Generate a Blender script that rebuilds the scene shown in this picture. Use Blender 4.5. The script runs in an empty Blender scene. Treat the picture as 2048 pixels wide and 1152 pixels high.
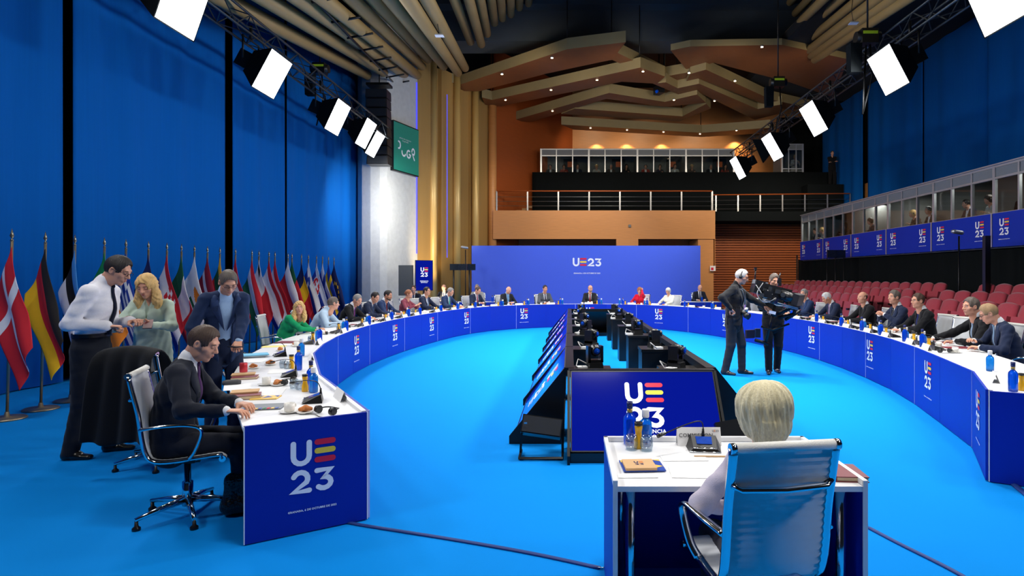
import bpy, math, random, time
import numpy as np
from mathutils import Vector, Matrix
random.seed(7)
R = math.radians
scene = bpy.context.scene
COL = scene.collection
T0 = time.time()

# ---------------------------------------------------------------- camera
cam_d = bpy.data.cameras.new('camera'); cam = bpy.data.objects.new('camera', cam_d); COL.objects.link(cam)
cam.location = (0, 0, 1.71); cam.rotation_euler = (R(90), 0, 0)
cam_d.sensor_width = 36; cam_d.lens = 1200 / 2048 * 36
cam_d.shift_x = (1024 - 1140) / 2048; cam_d.shift_y = -(576 - 552) / 2048
cam_d.clip_end = 200
scene.camera = cam
# ---------------------------------------------------------------- world, exposure
w = bpy.data.worlds.new('world'); scene.world = w; w.use_nodes = True
w.node_tree.nodes['Background'].inputs[0].default_value = (0.55, 0.7, 1, 1)
w.node_tree.nodes['Background'].inputs[1].default_value = 0.02
vs = scene.view_settings
vs.view_transform = 'Standard'; vs.look = 'None'; vs.exposure = 0.0; vs.gamma = 1; vs.use_curve_mapping = False
try:
    scene.cycles.max_bounces = 7; scene.cycles.diffuse_bounces = 3; scene.cycles.transparent_max_bounces = 12
    scene.cycles.sample_clamp_indirect = 4
    scene.cycles.use_denoising = True
except Exception: pass
KEY = 150          # watts of each soft panel on the trusses
WARM = 1.0

def add_light(name, kind, loc, energy, color=(1, 1, 1), size=1, size_y=None, rot=None, aim=None, spot=None, parent=None):
    d = bpy.data.lights.new(name, kind); d.energy = energy; d.color = color
    if kind == 'AREA':
        d.size = size
        if size_y: d.shape = 'RECTANGLE'; d.size_y = size_y
    elif kind in ('POINT', 'SPOT'): d.shadow_soft_size = size
    if kind == 'SPOT': d.spot_size = R(spot or 60); d.spot_blend = .6
    o = bpy.data.objects.new(name, d); COL.objects.link(o); o.location = loc
    if aim is not None: o.rotation_euler = (Vector(aim) - Vector(loc)).to_track_quat('-Z', 'Y').to_euler()
    elif rot is not None: o.rotation_euler = rot
    if parent: o.parent = parent
    return o
add_light('wood_fill', 'SPOT', (9.6, 24.5, 7.6), 620, (1, .8, .58), .5, aim=(10.8, 30.8, 2.6), spot=75)  # added spot without a fixture, brightens the slatted wall
# grid of house downlights above the hall (out of frame, over the ring)
for x, y, e in ((.7, 2.5, 80), (-1.2, 8.5, 200), (2.6, 8.5, 200), (.6, 12.5, 220), (.6, 16.5, 220)):
    add_light('house_light', 'AREA', (x, y, 9.8), e, (1, .97, .93), 1.2, aim=(x, y, 0)).data.spread = R(70)
for x in (-2, 2, 6, 9.5): add_light('wood_fill', 'SPOT', (x, 20.5, 8.2), 460, (1, .86, .66), .6, aim=(x + .5, 30, 9.9), spot=80)  # added fill spots, no fixtures, lift the wooden canopies
for x in (-1, 1.5, 4): add_light('backdrop_fill', 'SPOT', (x, 20.0, 8.2), 170, (.95, .97, 1), .6, aim=(x, 24.5, 1.5), spot=70)  # spots added only to brighten the backdrop panel
for x in (-1, 3, 8.5, 11): add_light('wood_fill', 'SPOT', (x, 22, 8.2), 800, (1, .84, .62), .6, aim=(x, 30, 3.2), spot=70)  # more added fill without fixtures, for the balcony front
for x, z, e in ((1.6, 9.75, 60), (3.4, 9.75, 60), (5.5, 9.75, 60), (9.9, 9.9, 80)):
    add_light('warm_downlight', 'SPOT', (x, 35.6, z), e * 1.6 * WARM, (1, .58, .26), .06, aim=(x, 35.95, 8.6), spot=110)
for x, y, e in ((1.5, 27, 260), (4.5, 27.2, 260), (8, 27.5, 260)):
    add_light('warm_fill', 'SPOT', (x, y + 5.2, 10.9), e * WARM, (1, .78, .52), .2, aim=(x, 34.5, 9.2), spot=90)  # added warm fill without fixtures, raises the wood of the back wall

# ---------------------------------------------------------------- helpers
def lin(c):
    return tuple((v / 255 / 12.92) if v / 255 <= .04045 else ((v / 255 + .055) / 1.055) ** 2.4 for v in c)
MC = {}
def M(name, rgb, rough=.6, metal=0, emit=0, noise=0, nscale=20, bump=0, bscale=60, trans=0, sheen=0, spec=None, stretch=None, coat=0, emis_rgb=None):
    if name in MC: return MC[name]
    m = bpy.data.materials.new(name); m.use_nodes = True; nt = m.node_tree; b = nt.nodes['Principled BSDF']
    c = lin(rgb) + (1,)
    b.inputs['Base Color'].default_value = c; b.inputs['Roughness'].default_value = rough; b.inputs['Metallic'].default_value = metal
    if spec is not None: b.inputs['Specular IOR Level'].default_value = spec
    if sheen: b.inputs['Sheen Weight'].default_value = sheen
    if coat: b.inputs['Coat Weight'].default_value = coat
    if trans: b.inputs['Transmission Weight'].default_value = trans
    if emit:
        b.inputs['Emission Color'].default_value = (lin(emis_rgb) + (1,)) if emis_rgb else c
        b.inputs['Emission Strength'].default_value = emit
    tc = nt.nodes.new('ShaderNodeTexCoord'); src = tc.outputs['Object']
    if stretch:
        mp = nt.nodes.new('ShaderNodeMapping'); mp.inputs['Scale'].default_value = stretch
        nt.links.new(src, mp.inputs[0]); src = mp.outputs[0]
    noise = noise or .06
    n = nt.nodes.new('ShaderNodeTexNoise'); n.inputs['Scale'].default_value = nscale; n.inputs['Detail'].default_value = 3
    nt.links.new(src, n.inputs['Vector'])
    mx = nt.nodes.new('ShaderNodeMix'); mx.data_type = 'RGBA'
    mx.inputs[6].default_value = tuple(v * (1 - noise) for v in c[:3]) + (1,)
    mx.inputs[7].default_value = tuple(min(1, v * (1 + noise)) for v in c[:3]) + (1,)
    nt.links.new(n.outputs[0], mx.inputs[0]); nt.links.new(mx.outputs[2], b.inputs['Base Color'])
    if bump:
        n2 = nt.nodes.new('ShaderNodeTexNoise'); n2.inputs['Scale'].default_value = bscale; n2.inputs['Detail'].default_value = 2
        nt.links.new(src, n2.inputs['Vector'])
        bp = nt.nodes.new('ShaderNodeBump'); bp.inputs['Strength'].default_value = bump; bp.inputs['Distance'].default_value = .01
        nt.links.new(n2.outputs[0], bp.inputs['Height']); nt.links.new(bp.outputs[0], b.inputs['Normal'])
    MC[name] = m; return m
def glass_pane(name, tint=(210, 225, 235), gloss=.1):
    m = bpy.data.materials.new(name); m.use_nodes = True; nt = m.node_tree; nt.nodes.clear()
    o = nt.nodes.new('ShaderNodeOutputMaterial'); t = nt.nodes.new('ShaderNodeBsdfTransparent'); g = nt.nodes.new('ShaderNodeBsdfGlossy')
    t.inputs[0].default_value = lin(tint) + (1,); g.inputs['Roughness'].default_value = .03
    x = nt.nodes.new('ShaderNodeMixShader'); x.inputs[0].default_value = gloss
    nt.links.new(t.outputs[0], x.inputs[1]); nt.links.new(g.outputs[0], x.inputs[2]); nt.links.new(x.outputs[0], o.inputs[0])
    return m

class MB:
    def __init__(s): s.v = []; s.f = []; s.m = []; s.sm = []
    def add(s, vs, fs, mi=0, smooth=False):
        o = len(s.v); s.v += [tuple(p) for p in vs]
        for f in fs: s.f.append(tuple(i + o for i in f)); s.m.append(mi); s.sm.append(smooth)
        return s
    def box(s, c, d, mi=0, rot=None, taper=None):
        x, y, z = d[0] / 2, d[1] / 2, d[2] / 2
        P = [Vector((sx * x, sy * y, sz * z)) for sz in (-1, 1) for sy in (-1, 1) for sx in (-1, 1)]
        if taper: P = [Vector((p.x * (taper if p.z > 0 else 1), p.y * (taper if p.z > 0 else 1), p.z)) for p in P]
        if rot is not None:
            Rm = rot if isinstance(rot, Matrix) else Matrix.Rotation(rot, 3, 'Z')
            P = [Rm @ p for p in P]
        c = Vector(c)
        return s.add([p + c for p in P], [(0, 2, 3, 1), (4, 5, 7, 6), (0, 1, 5, 4), (2, 6, 7, 3), (0, 4, 6, 2), (1, 3, 7, 5)], mi)
    def b2(s, a, b, mi=0):
        return s.box([(a[i] + b[i]) / 2 for i in range(3)], [abs(b[i] - a[i]) for i in range(3)], mi)
    def tube(s, pts, r, n=8, mi=0, cap=True, flat=1.0, up=None):
        pts = [Vector(p) for p in pts]; L = len(pts)
        rs = r if isinstance(r, (list, tuple)) else [r] * L
        V = []; ref = None
        for i, p in enumerate(pts):
            d = (pts[min(i + 1, L - 1)] - pts[max(i - 1, 0)]).normalized()
            if ref is None:
                ref = Vector(up) if up else (Vector((0, 0, 1)) if abs(d.z) < .9 else Vector((0, 1, 0)))
            a = d.cross(ref)
            if a.length < 1e-4: a = d.orthogonal()
            a.normalize(); b = a.cross(d).normalized(); ref = b
            for k in range(n):
                t = 2 * math.pi * k / n + math.pi / n
                V.append(p + (a * math.cos(t) * flat + b * math.sin(t)) * rs[i])
        F = []
        for i in range(L - 1):
            for k in range(n):
                k2 = (k + 1) % n; F.append((i * n + k, i * n + k2, (i + 1) * n + k2, (i + 1) * n + k))
        o = len(s.v); s.add(V, F, mi, n > 4)
        if cap: s.f += [tuple(o + k for k in range(n - 1, -1, -1)), tuple(o + (L - 1) * n + k for k in range(n))]; s.m += [mi, mi]; s.sm += [False, False]
        return s
    def lathe(s, prof, c=(0, 0, 0), n=12, mi=0, smooth=True, mis=None):
        V = []; F = []; L = len(prof)
        for r, z in prof:
            for k in range(n):
                t = 2 * math.pi * k / n; V.append((c[0] + r * math.cos(t), c[1] + r * math.sin(t), c[2] + z))
        o = len(s.v); s.v += V
        for i in range(L - 1):
            for k in range(n):
                k2 = (k + 1) % n
                s.f.append((o + i * n + k, o + i * n + k2, o + (i + 1) * n + k2, o + (i + 1) * n + k)); s.m.append(mis[i] if mis else mi); s.sm.append(smooth)
        s.f.append(tuple(o + k for k in range(n - 1, -1, -1))); s.m.append(mis[0] if mis else mi); s.sm.append(False)
        s.f.append(tuple(o + (L - 1) * n + k for k in range(n))); s.m.append(mis[-1] if mis else mi); s.sm.append(False)
        return s
    def ball(s, c, r, n=10, mi=0, rad=None):
        rr = rad or (r, r, r); m = max(4, n // 2); V = []; F = []
        for i in range(1, m):
            ph = math.pi * i / m
            for k in range(n):
                t = 2 * math.pi * k / n
                V.append((c[0] + rr[0] * math.sin(ph) * math.cos(t), c[1] + rr[1] * math.sin(ph) * math.sin(t), c[2] + rr[2] * math.cos(ph)))
        a = len(V); V.append((c[0], c[1], c[2] + rr[2])); V.append((c[0], c[1], c[2] - rr[2]))
        for i in range(m - 2):
            for k in range(n):
                k2 = (k + 1) % n; F.append((i * n + k, (i + 1) * n + k, (i + 1) * n + k2, i * n + k2))
        for k in range(n):
            k2 = (k + 1) % n; F.append((a, k, k2)); F.append((a + 1, (m - 2) * n + k2, (m - 2) * n + k))
        return s.add(V, F, mi, True)
    def prism(s, poly, z0, z1, mi=0, mside=None, mtop=None):
        n = len(poly)
        if sum(poly[i][0] * poly[(i + 1) % n][1] - poly[(i + 1) % n][0] * poly[i][1] for i in range(n)) < 0: poly = poly[::-1]
        V = [(p[0], p[1], z0) for p in poly] + [(p[0], p[1], z1) for p in poly]
        s.add(V, [tuple(range(n - 1, -1, -1))], mi); o = len(s.v) - 2 * n
        s.f.append(tuple(o + n + i for i in range(n))); s.m.append(mi if mtop is None else mtop); s.sm.append(False)
        for i in range(n):
            j = (i + 1) % n; s.f.append((o + i, o + j, o + n + j, o + n + i)); s.m.append(mi if mside is None else mside); s.sm.append(False)
        return s
    def xf(s, mat, start=0):
        for i in range(start, len(s.v)): s.v[i] = tuple(mat @ Vector(s.v[i]))
        return s
    def mesh(s, name, mats):
        me = bpy.data.meshes.new(name); me.from_pydata(s.v, [], s.f)
        mats = mats if isinstance(mats, (list, tuple)) else [mats]
        for m in mats: me.materials.append(m)
        me.polygons.foreach_set('material_index', s.m); me.polygons.foreach_set('use_smooth', s.sm); me.update()
        return me
def obj(name, mb, mats=None, parent=None, loc=None, rotz=None, kind=None, label=None):
    me = mb if isinstance(mb, bpy.types.Mesh) else mb.mesh(name, mats)
    o = bpy.data.objects.new(name, me); COL.objects.link(o)
    if loc is not None: o.location = loc
    if rotz is not None: o.rotation_euler = (0, 0, rotz)
    if parent: o.parent = parent
    if kind: o['kind'] = kind
    if label: o['label'] = label
    return o
def struct(name, mb, mats, parent=None): return obj(name, mb, mats, parent, kind='structure' if not parent else None)
def tag(o, label, cat, group=None):
    o['label'] = label; o['category'] = cat
    if group: o['group'] = group
    return o
def thing(name, label, cat, loc=(0, 0, 0), rotz=0, group=None):
    o = bpy.data.objects.new(name, None); COL.objects.link(o); o.location = loc; o.rotation_euler = (0, 0, rotz)
    o.empty_display_size = .1
    return tag(o, label, cat, group)
KIDS = {}
def dup(root, loc, rotz, label, group=None):
    if root.name not in KIDS:
        KIDS[root.name] = [(c, [g for g in bpy.data.objects if g.parent == c]) for c in bpy.data.objects if c.parent == root]
    r = root.copy(); COL.objects.link(r); r.location = loc; r.rotation_euler = (0, 0, rotz); r['label'] = label
    if group: r['group'] = group
    for c, gs in KIDS[root.name]:
        k = c.copy(); COL.objects.link(k); k.parent = r
        for g in gs: q = g.copy(); COL.objects.link(q); q.parent = k
    return r
class Proto:
    """first placement uses the prototype itself, later ones copy it"""
    def __init__(s, make): s.make = make; s.root = None
    def put(s, loc, rotz, label, group=None):
        if s.root is None:
            s.root = s.make(); r = s.root; r.location = loc; r.rotation_euler = (0, 0, rotz); r['label'] = label
            if group: r['group'] = group
            KIDS.pop(r.name, None); return r
        return dup(s.root, loc, rotz, label, group)
ORD = ['first', 'second', 'third', 'fourth', 'fifth', 'sixth', 'seventh', 'eighth', 'ninth', 'tenth', 'eleventh', 'twelfth', 'thirteenth', 'fourteenth', 'fifteenth', 'sixteenth', 'seventeenth', 'eighteenth', 'nineteenth', 'twentieth', 'twenty-first']
def at(px, py, Y): return Vector(((px - 1140) * Y / 1200, Y, 1.71 - (py - 552) * Y / 1200))
def at_z(px, py, Z):
    Y = (1.71 - Z) * 1200 / (py - 552); return Vector(((px - 1140) * Y / 1200, Y, Z))

# ---------------------------------------------------------------- materials
carpet = M('blue_carpet', (0, 132, 220), .95, noise=.12, nscale=900, bump=.35, bscale=700, spec=.1)
cloth_blue = M('blue_drape', (4, 92, 176), .9, noise=.08, nscale=3, bump=.15, bscale=300, stretch=(6, 6, .2), spec=.1)
panel_blue = M('panel_blue', (0, 44, 168), .5, noise=.03, spec=.25)
panel_deep = M('panel_deep_blue', (4, 34, 158), .45, noise=.03, spec=.3)
back_blue = M('backdrop_blue', (74, 100, 214), .7, noise=.03, spec=.15)
white = M('white_lacquer', (235, 236, 238), .35, noise=.02)
logo_w = M('logo_white', (238, 240, 246), .6)
logo_r = M('logo_red', (216, 20, 60), .6)
logo_y = M('logo_yellow', (240, 205, 60), .6)
concrete = M('concrete', (196, 196, 190), .85, noise=.14, nscale=6, bump=.4, bscale=40)
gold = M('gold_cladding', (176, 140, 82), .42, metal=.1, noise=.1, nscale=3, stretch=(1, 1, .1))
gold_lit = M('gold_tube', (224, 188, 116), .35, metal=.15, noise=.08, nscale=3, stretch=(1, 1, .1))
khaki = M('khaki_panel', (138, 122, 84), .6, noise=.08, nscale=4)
wood = M('wood_panel', (206, 142, 84), .45, noise=.16, nscale=5, stretch=(.4, .4, 6))
wood_red = M('wood_panel_red', (168, 84, 38), .45, noise=.16, nscale=5, stretch=(.4, .4, 6))
wood_slat = M('wood_slat', (160, 84, 42), .45, noise=.14, nscale=6, stretch=(.3, 3, 4))
black = M('black_paint', (14, 15, 17), .5)
blackcloth = M('black_drape', (16, 20, 22), .95, noise=.2, nscale=8, bump=.3, bscale=200, spec=.1)
dark_beam = M('dark_beam', (56, 64, 70), .8, noise=.15, nscale=2)
void = M('dark_ceiling', (10, 12, 14), .9)
tube_m = M('tube_olive', (158, 130, 80), .5, noise=.1, nscale=4, stretch=(1, .2, 1))
steel = M('steel', (170, 172, 176), .35, metal=.9)
chrome = M('chrome', (225, 228, 232), .12, metal=1)
alum = M('satin_aluminium', (190, 193, 198), .35, metal=.7)
greyp = M('grey_plastic', (110, 116, 122), .5)
blackp = M('black_plastic', (18, 19, 21), .35)
blackm = M('black_metal', (24, 26, 28), .4, metal=.5)
red_seat = M('red_upholstery', (172, 54, 70), .9, noise=.1, nscale=40, bump=.2, bscale=400, sheen=.3)
leather_w = M('white_leather', (226, 224, 218), .5, noise=.03, bump=.15, bscale=200)
leather_t = M('white_net_weave', (205, 208, 212), .4, noise=.04, bump=.2, bscale=900)
paper = M('paper', (240, 240, 240), .7, noise=.02)
kraft = M('kraft_card', (206, 166, 120), .8)
maroon = M('maroon_leather', (120, 30, 44), .5)
glass_c = glass_pane('clear_glass', (232, 238, 242), .16)
glass_b = M('blue_glass', (10, 90, 235), .05, trans=.65, noise=.02)
juice = M('orange_juice', (248, 188, 36), .25, trans=.15)
gold_cap = M('gold_label', (190, 160, 90), .4, metal=.6)
softlight = M('lit_diffuser', (255, 255, 255), .6, emit=9)
lampdot = M('lamp_glow', (255, 225, 180), .6, emit=12)
ledv = M('violet_led', (90, 90, 255), .6, emit=.8)
pane = glass_pane('booth_glass', (225, 230, 232), .05)
porcelain = M('porcelain', (238, 236, 230), .25)
pastry = M('pastry', (198, 120, 60), .7, noise=.3, nscale=60, bump=.5)
cardboard = M('cardboard', (150, 110, 70), .8)

# ---------------------------------------------------------------- writing
def ribbon(mb, pts, w, mi=0, n=8, z=0):
    """flat rounded stroke in the XY plane, one strip without overlaps"""
    P = []
    for p in pts:
        q = Vector((p[0], p[1]))
        if not P or (q - P[-1]).length > 1e-5: P.append(q)
    V = []; m = len(P); h = w / 2
    for i, p in enumerate(P):
        d0 = (P[i] - P[i - 1]).normalized() if i else None; d1 = (P[i + 1] - P[i]).normalized() if i < m - 1 else None
        d0 = d0 or d1; d1 = d1 or d0; n0 = Vector((-d0.y, d0.x)); n1 = Vector((-d1.y, d1.x)); k = n0 + n1
        if k.length < .2: k = n0
        k.normalize(); k *= min(1.7, 1 / max(.3, k.dot(n0))) * h; V += [(p.x + k.x, p.y + k.y, z), (p.x - k.x, p.y - k.y, z)]
    mb.add(V, [(2 * i, 2 * i + 1, 2 * i + 3, 2 * i + 2) for i in range(m - 1)], mi)
    for p, d in ((P[0], P[0] - P[1]), (P[-1], P[-1] - P[-2])):
        a0 = math.atan2(d.y, d.x); mb.add([(p.x + h * math.cos(a0 + t), p.y + h * math.sin(a0 + t), z) for t in [math.pi * (j / n - .5) for j in range(n + 1)]], [tuple(range(n + 1))], mi)
def arc(cx, cy, rx, ry, a0, a1, n=8):
    return [(cx + rx * math.cos(R(a0 + (a1 - a0) * i / n)), cy + ry * math.sin(R(a0 + (a1 - a0) * i / n))) for i in range(n + 1)]
W_ = .125
def g_U(ox, oy): return [[(ox + .06, oy + .56)] + arc(ox + .24, oy + .24, .18, .18, 180, 360) + [(ox + .42, oy + .56)]]
def g_2(ox, oy): return [arc(ox + .22, oy + .36, .165, .165, 155, -35) + [(ox + .06, oy + .06), (ox + .42, oy + .06)]]
def g_3(ox, oy): return [[(ox + .05, oy + .51), (ox + .37, oy + .51), (ox + .21, oy + .33)] + arc(ox + .21, oy + .195, .165, .14, 80, -140)]
def g_bars(ox, oy): return [(0, oy + .54), (1, oy + .32), (0, oy + .10)]
def logo_mesh(kind='stack', bend=True):
    """kinds: stack, row. unit width; origin at the centre"""
    mb = MB(); P = []
    if kind == 'stack':
        for st in g_U(0, .68) + g_2(.0, 0) + g_3(.55, 0): P.append(st)
        bars = (.58, .68, .42); cx, cy = .5, .64
    else:
        for st in g_U(0, 0) + g_2(1.08, 0) + g_3(1.62, 0): P.append(st)
        bars = (.55, 0, .42); cx, cy = 1.03, .31
    for st in P: ribbon(mb, st, W_, 0)
    for k, y in g_bars(0, bars[1]):
        x0, x1 = bars[0] + .03, bars[0] + bars[2] - .03
        ribbon(mb, [(x0, y), (x1, y)], .125, 1 + k)
    mb.v = [(v[0] - cx, v[1] - cy, v[2]) for i, v in enumerate(mb.v)]
    return mb
LM = {k: logo_mesh(k).mesh('emblem', [logo_w, logo_r, logo_y]) for k in ('stack', 'row')}
def frame_m(o, xdir, up=(0, 0, 1)):
    x = Vector(xdir).normalized(); u = Vector(up).normalized(); n = x.cross(u).normalized(); u = n.cross(x).normalized()
    return Matrix(((x.x, u.x, n.x, o[0]), (x.y, u.y, n.y, o[1]), (x.z, u.z, n.z, o[2]), (0, 0, 0, 1)))
def text_mesh(txt, size, mat, align='CENTER', sx=1.0, name='lettering', bold=0.0):
    c = bpy.data.curves.new('t', 'FONT'); c.body = txt; c.size = size; c.align_x = align; c.align_y = 'CENTER'; c.resolution_u = 2; c.offset = bold
    c.space_character = 1.05
    o = bpy.data.objects.new('t', c); me = bpy.data.meshes.new_from_object(o)
    bpy.data.objects.remove(o); me.name = name
    if sx != 1: me.transform(Matrix.Diagonal((sx, 1, 1, 1)))
    me.materials.clear(); me.materials.append(mat)
    return me
def place_m(name, me, parent, mat4, scale=1.0):
    o = obj(name, me, None, parent)
    o.matrix_local = mat4 @ Matrix.Diagonal((scale, scale, scale, 1))
    return o
CAP = text_mesh('GRANADA, 6 DE OCTUBRE DE 2023', .0195, logo_w, bold=.0006)
def put_logo(parent, pos, xdir, up=(0, 0, 1), width=.27, kind='stack', caption=True, n_off=.004, capdrop=.31):
    m = frame_m(Vector(pos) + Vector(xdir).normalized().cross(Vector(up)).normalized() * n_off, xdir, up)
    place_m('emblem', LM[kind], parent, m, width)
    if caption:
        m2 = m @ Matrix.Translation((0, -capdrop * width / .27, 0)); place_m('lettering', CAP, parent, m2, width / .27)
# ================================================================ SETTING
floor = struct('floor', MB().b2((-9, -3, -.1), (15.5, 37, 0)), carpet)
struct('wall_back', MB().b2((-3, 36, 0), (16, 36.3, 13)), wood)
struct('wall_left', MB().b2((-9.2, -3, 0), (-9, 24, 13)), void)
struct('wall_right', MB().b2((15.3, -3, 0), (15.5, 36, 13)), void)
struct('wall_near', MB().b2((-9.2, -3.2, 0), (15.5, -3, 13)), void)
ceil = struct('ceiling', MB().b2((-10, -3, 13), (16, 37, 13.3)).b2((8.3, 6, 10.75), (15.3, 31, 11.1)), void)
# big dark beam across the hall
struct('trim_1', MB().b2((-6, 24.6, 11.35), (11, 26.0, 12.95)).b2((-6, 24.0, 12.6), (11, 24.6, 12.95)), dark_beam)

# tubes of the ceiling
def ceiling_tube(e, d, y1, r=.17):
    L = (e.y - y1) / d[1]; a = Vector(e); b = a - Vector(d) * L
    obj('tube', MB().tube([a, a - Vector(d).normalized() * .03, b], [r * .82, r, r], 12), tube_m, ceil)
dL = (-.097, 1, .206)
for px, py in ((757, 163), (788, 158), (814.6, 154), (835, 151), (844.5, 133), (856, 119), (887.5, 133), (916, 146), (930, 136)):
    ceiling_tube(at(px, py, 24), dL, 4, .165)
for px, py in ((941, 84), (963, 89), (974.7, 68), (989, 46), (1004.7, 37), (1021.6, 29), (1038.5, 15), (1056.8, 7)):
    ceiling_tube(at(px, py, 24), dL, 6, .155)
for px, py in ((1580, 5), (1590.6, 27), (1576, 68), (1605, 66), (1612.7, 84), (1613, 103), (1622, 111), (1629, 120)):
    ceiling_tube(at(px, py, 24), (.135, 1, .18), 5, .15)
# black steel rail between the left tubes
rl = MB(); a = at(790, 168, 23); b = at(610, -20, 11)
rl.tube([a, b], .03, 6, 0)
for i in range(8):
    p = a.lerp(b, i / 7.5); rl.tube([p - Vector((.1, 0, 0)), p + Vector((.55, 0, .12))], .03, 6, 0)
tag(obj('rigging_rail', rl, blackm), 'thin black rigging rail with short cross arms hung below the left ceiling tubes', 'rail')
for i, (px, py, Y) in enumerate(((879, 71, 15), (1707, 46, 15), (831, 46, 18))):
    p = at(px, py, Y); t = thing('ceiling_speaker', ['small white bracket lamp hanging below the left ceiling tubes', 'small white bracket lamp hanging below the right ceiling tubes', 'tiny white fitting on a tube left of the dark beam'][i], 'lamp', p)
    obj('shell', MB().box((0, 0, 0), (.22, .16, .035), 0, taper=.8), white, t); obj('wire', MB().tube([(0, 0, 0), (-.05, 0, .3), (-.02, 0, .6)], .008, 5), blackm, t)

# zigzag wooden ceiling canopies behind the beam
def z6(p): return (900 + p[0] / 2.56, 60 + p[1] / 2.56)
ZZ = [(10.2, [(-30, 262), (55, 278), (600, 98), (900, 62)], [(-30, 312), (150, 314), (500, 222), (830, 152)]),
      (10.35, [(480, 182), (830, 104), (1105, 237), (1230, 215)], [(520, 212), (830, 153), (1090, 272), (1240, 240)]),
      (10.0, [(163, 345), (215, 358), (975, 192), (1100, 238)], [(180, 384), (262, 390), (880, 265), (1060, 275)]),
      (9.8, [(310, 466), (815, 322), (1100, 368), (1265, 330)], [(420, 470), (800, 352), (1095, 394), (1310, 372)]),
      (9.75, [(640, 402), (1190, 442), (1312, 378)], [(570, 430), (1175, 468), (1335, 402)]),
      (9.4, [(570, 484), (1290, 526), (1640, 500)], [(630, 510), (1290, 548), (1660, 525)]),
      (10.0, [(1105, 268), (1165, 298), (1275, 275), (1575, 405), (1700, 380)], [(1040, 275), (1170, 330), (1260, 312), (1560, 460), (1700, 425)]),
      (10.2, [(1230, 225), (1310, 203), (1640, 354), (1930, 420)], [(1210, 262), (1270, 248), (1590, 374), (1700, 402)]),
      (10.5, [(1130, 105), (1230, 84), (1700, 76), (2040, 150)], [(1210, 202), (1350, 168), (1740, 268), (1960, 345)])]
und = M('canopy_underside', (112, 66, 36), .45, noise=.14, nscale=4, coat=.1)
for i, (Z, near, far) in enumerate(ZZ):
    n_ = [at_z(*z6(p), Z) for p in near]; f_ = [at_z(*z6(p), Z) for p in far]
    mb = MB()
    for k in range(len(n_) - 1):
        a, b, c, d = n_[k], n_[k + 1], f_[k + 1], f_[k]
        t = .42 if i != 8 else .25
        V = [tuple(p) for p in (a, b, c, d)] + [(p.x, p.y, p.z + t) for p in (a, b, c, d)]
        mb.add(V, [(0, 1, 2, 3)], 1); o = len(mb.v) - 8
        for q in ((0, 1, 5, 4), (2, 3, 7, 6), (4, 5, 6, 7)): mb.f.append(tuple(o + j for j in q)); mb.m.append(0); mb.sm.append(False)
        for q in (((3, 0, 4, 7)) if k == 0 else None, ((1, 2, 6, 5)) if k == len(n_) - 2 else None):
            if q: mb.f.append(tuple(o + j for j in q)); mb.m.append(0); mb.sm.append(False)
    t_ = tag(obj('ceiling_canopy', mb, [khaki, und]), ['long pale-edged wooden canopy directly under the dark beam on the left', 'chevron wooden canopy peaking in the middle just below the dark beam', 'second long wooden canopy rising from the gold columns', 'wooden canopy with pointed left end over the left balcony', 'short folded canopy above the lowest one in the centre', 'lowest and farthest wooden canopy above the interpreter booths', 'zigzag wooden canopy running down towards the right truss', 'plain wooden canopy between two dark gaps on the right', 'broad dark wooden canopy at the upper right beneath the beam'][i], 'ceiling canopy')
    if i < 8:
        for k in range(1, len(n_) - 1 if len(n_) > 2 else 2):
            q = n_[k]; obj('hanger_rod', MB().tube([(q.x, q.y + .3, q.z + .3), (q.x, q.y + .3, 12.9)], .02, 5), blackm, t_)
spots = [(1004, 148.5), (1104, 116), (1194, 160), (1286, 143), (1102, 180), (1011, 200), (1105, 222), (1185, 198), (1269, 198), (1181, 256), (1254, 260), (1327, 264), (1400, 268), (1473, 261), (1429, 202), (1470, 162), (1378, 146), (1524, 94), (1348, 200)]
LSP = Proto(lambda: (lambda t: (obj('rim', MB().lathe([(.065, 0), (.065, .05), (.05, .06)], n=10), steel, t), obj('bulb', MB().lathe([(.045, -.012), (.045, .0)], n=10), lampdot, t), t)[-1])(thing('downlight', '', 'lamp')))
for i, (px, py) in enumerate(spots):
    p = at(px, py, 29.5); Z = min((z for z, *_ in ZZ), key=lambda z: abs(z - 10)) if py < 200 else (9.4 if py > 240 else 9.8)
    p = at_z(px, py, Z - .012)
    LSP.put(p, 0, 'glowing recessed downlight in the wooden canopies, %s of nineteen counting from the left' % ORD[sorted(q[0] for q in spots).index(px)], 'downlights in the ceiling canopies')
for k, (px, py) in enumerate(((1376, 128), (1318, 180))):
    p = at(px, py, 27); t = thing('projector', ['black moving-head projector hanging below the dark beam', 'small black projector tucked between the wooden canopies'][k], 'projector', p)
    s = 1 if k == 0 else .7
    obj('housing', MB().box((0, 0, 0), (.42 * s, .7 * s, .5 * s), rot=.4), blackp, t); obj('lens', MB().tube([(-.1, -.34 * s, -.1), (-.16, -.5 * s, -.18)], .1 * s, 12), glass_b, t)
    obj('bracket', MB().tube([(0, 0, .2), (0, 0, 1.6)], .03, 6).box((0, 0, .35), (.5 * s, .08, .05)), blackm, t)

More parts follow.
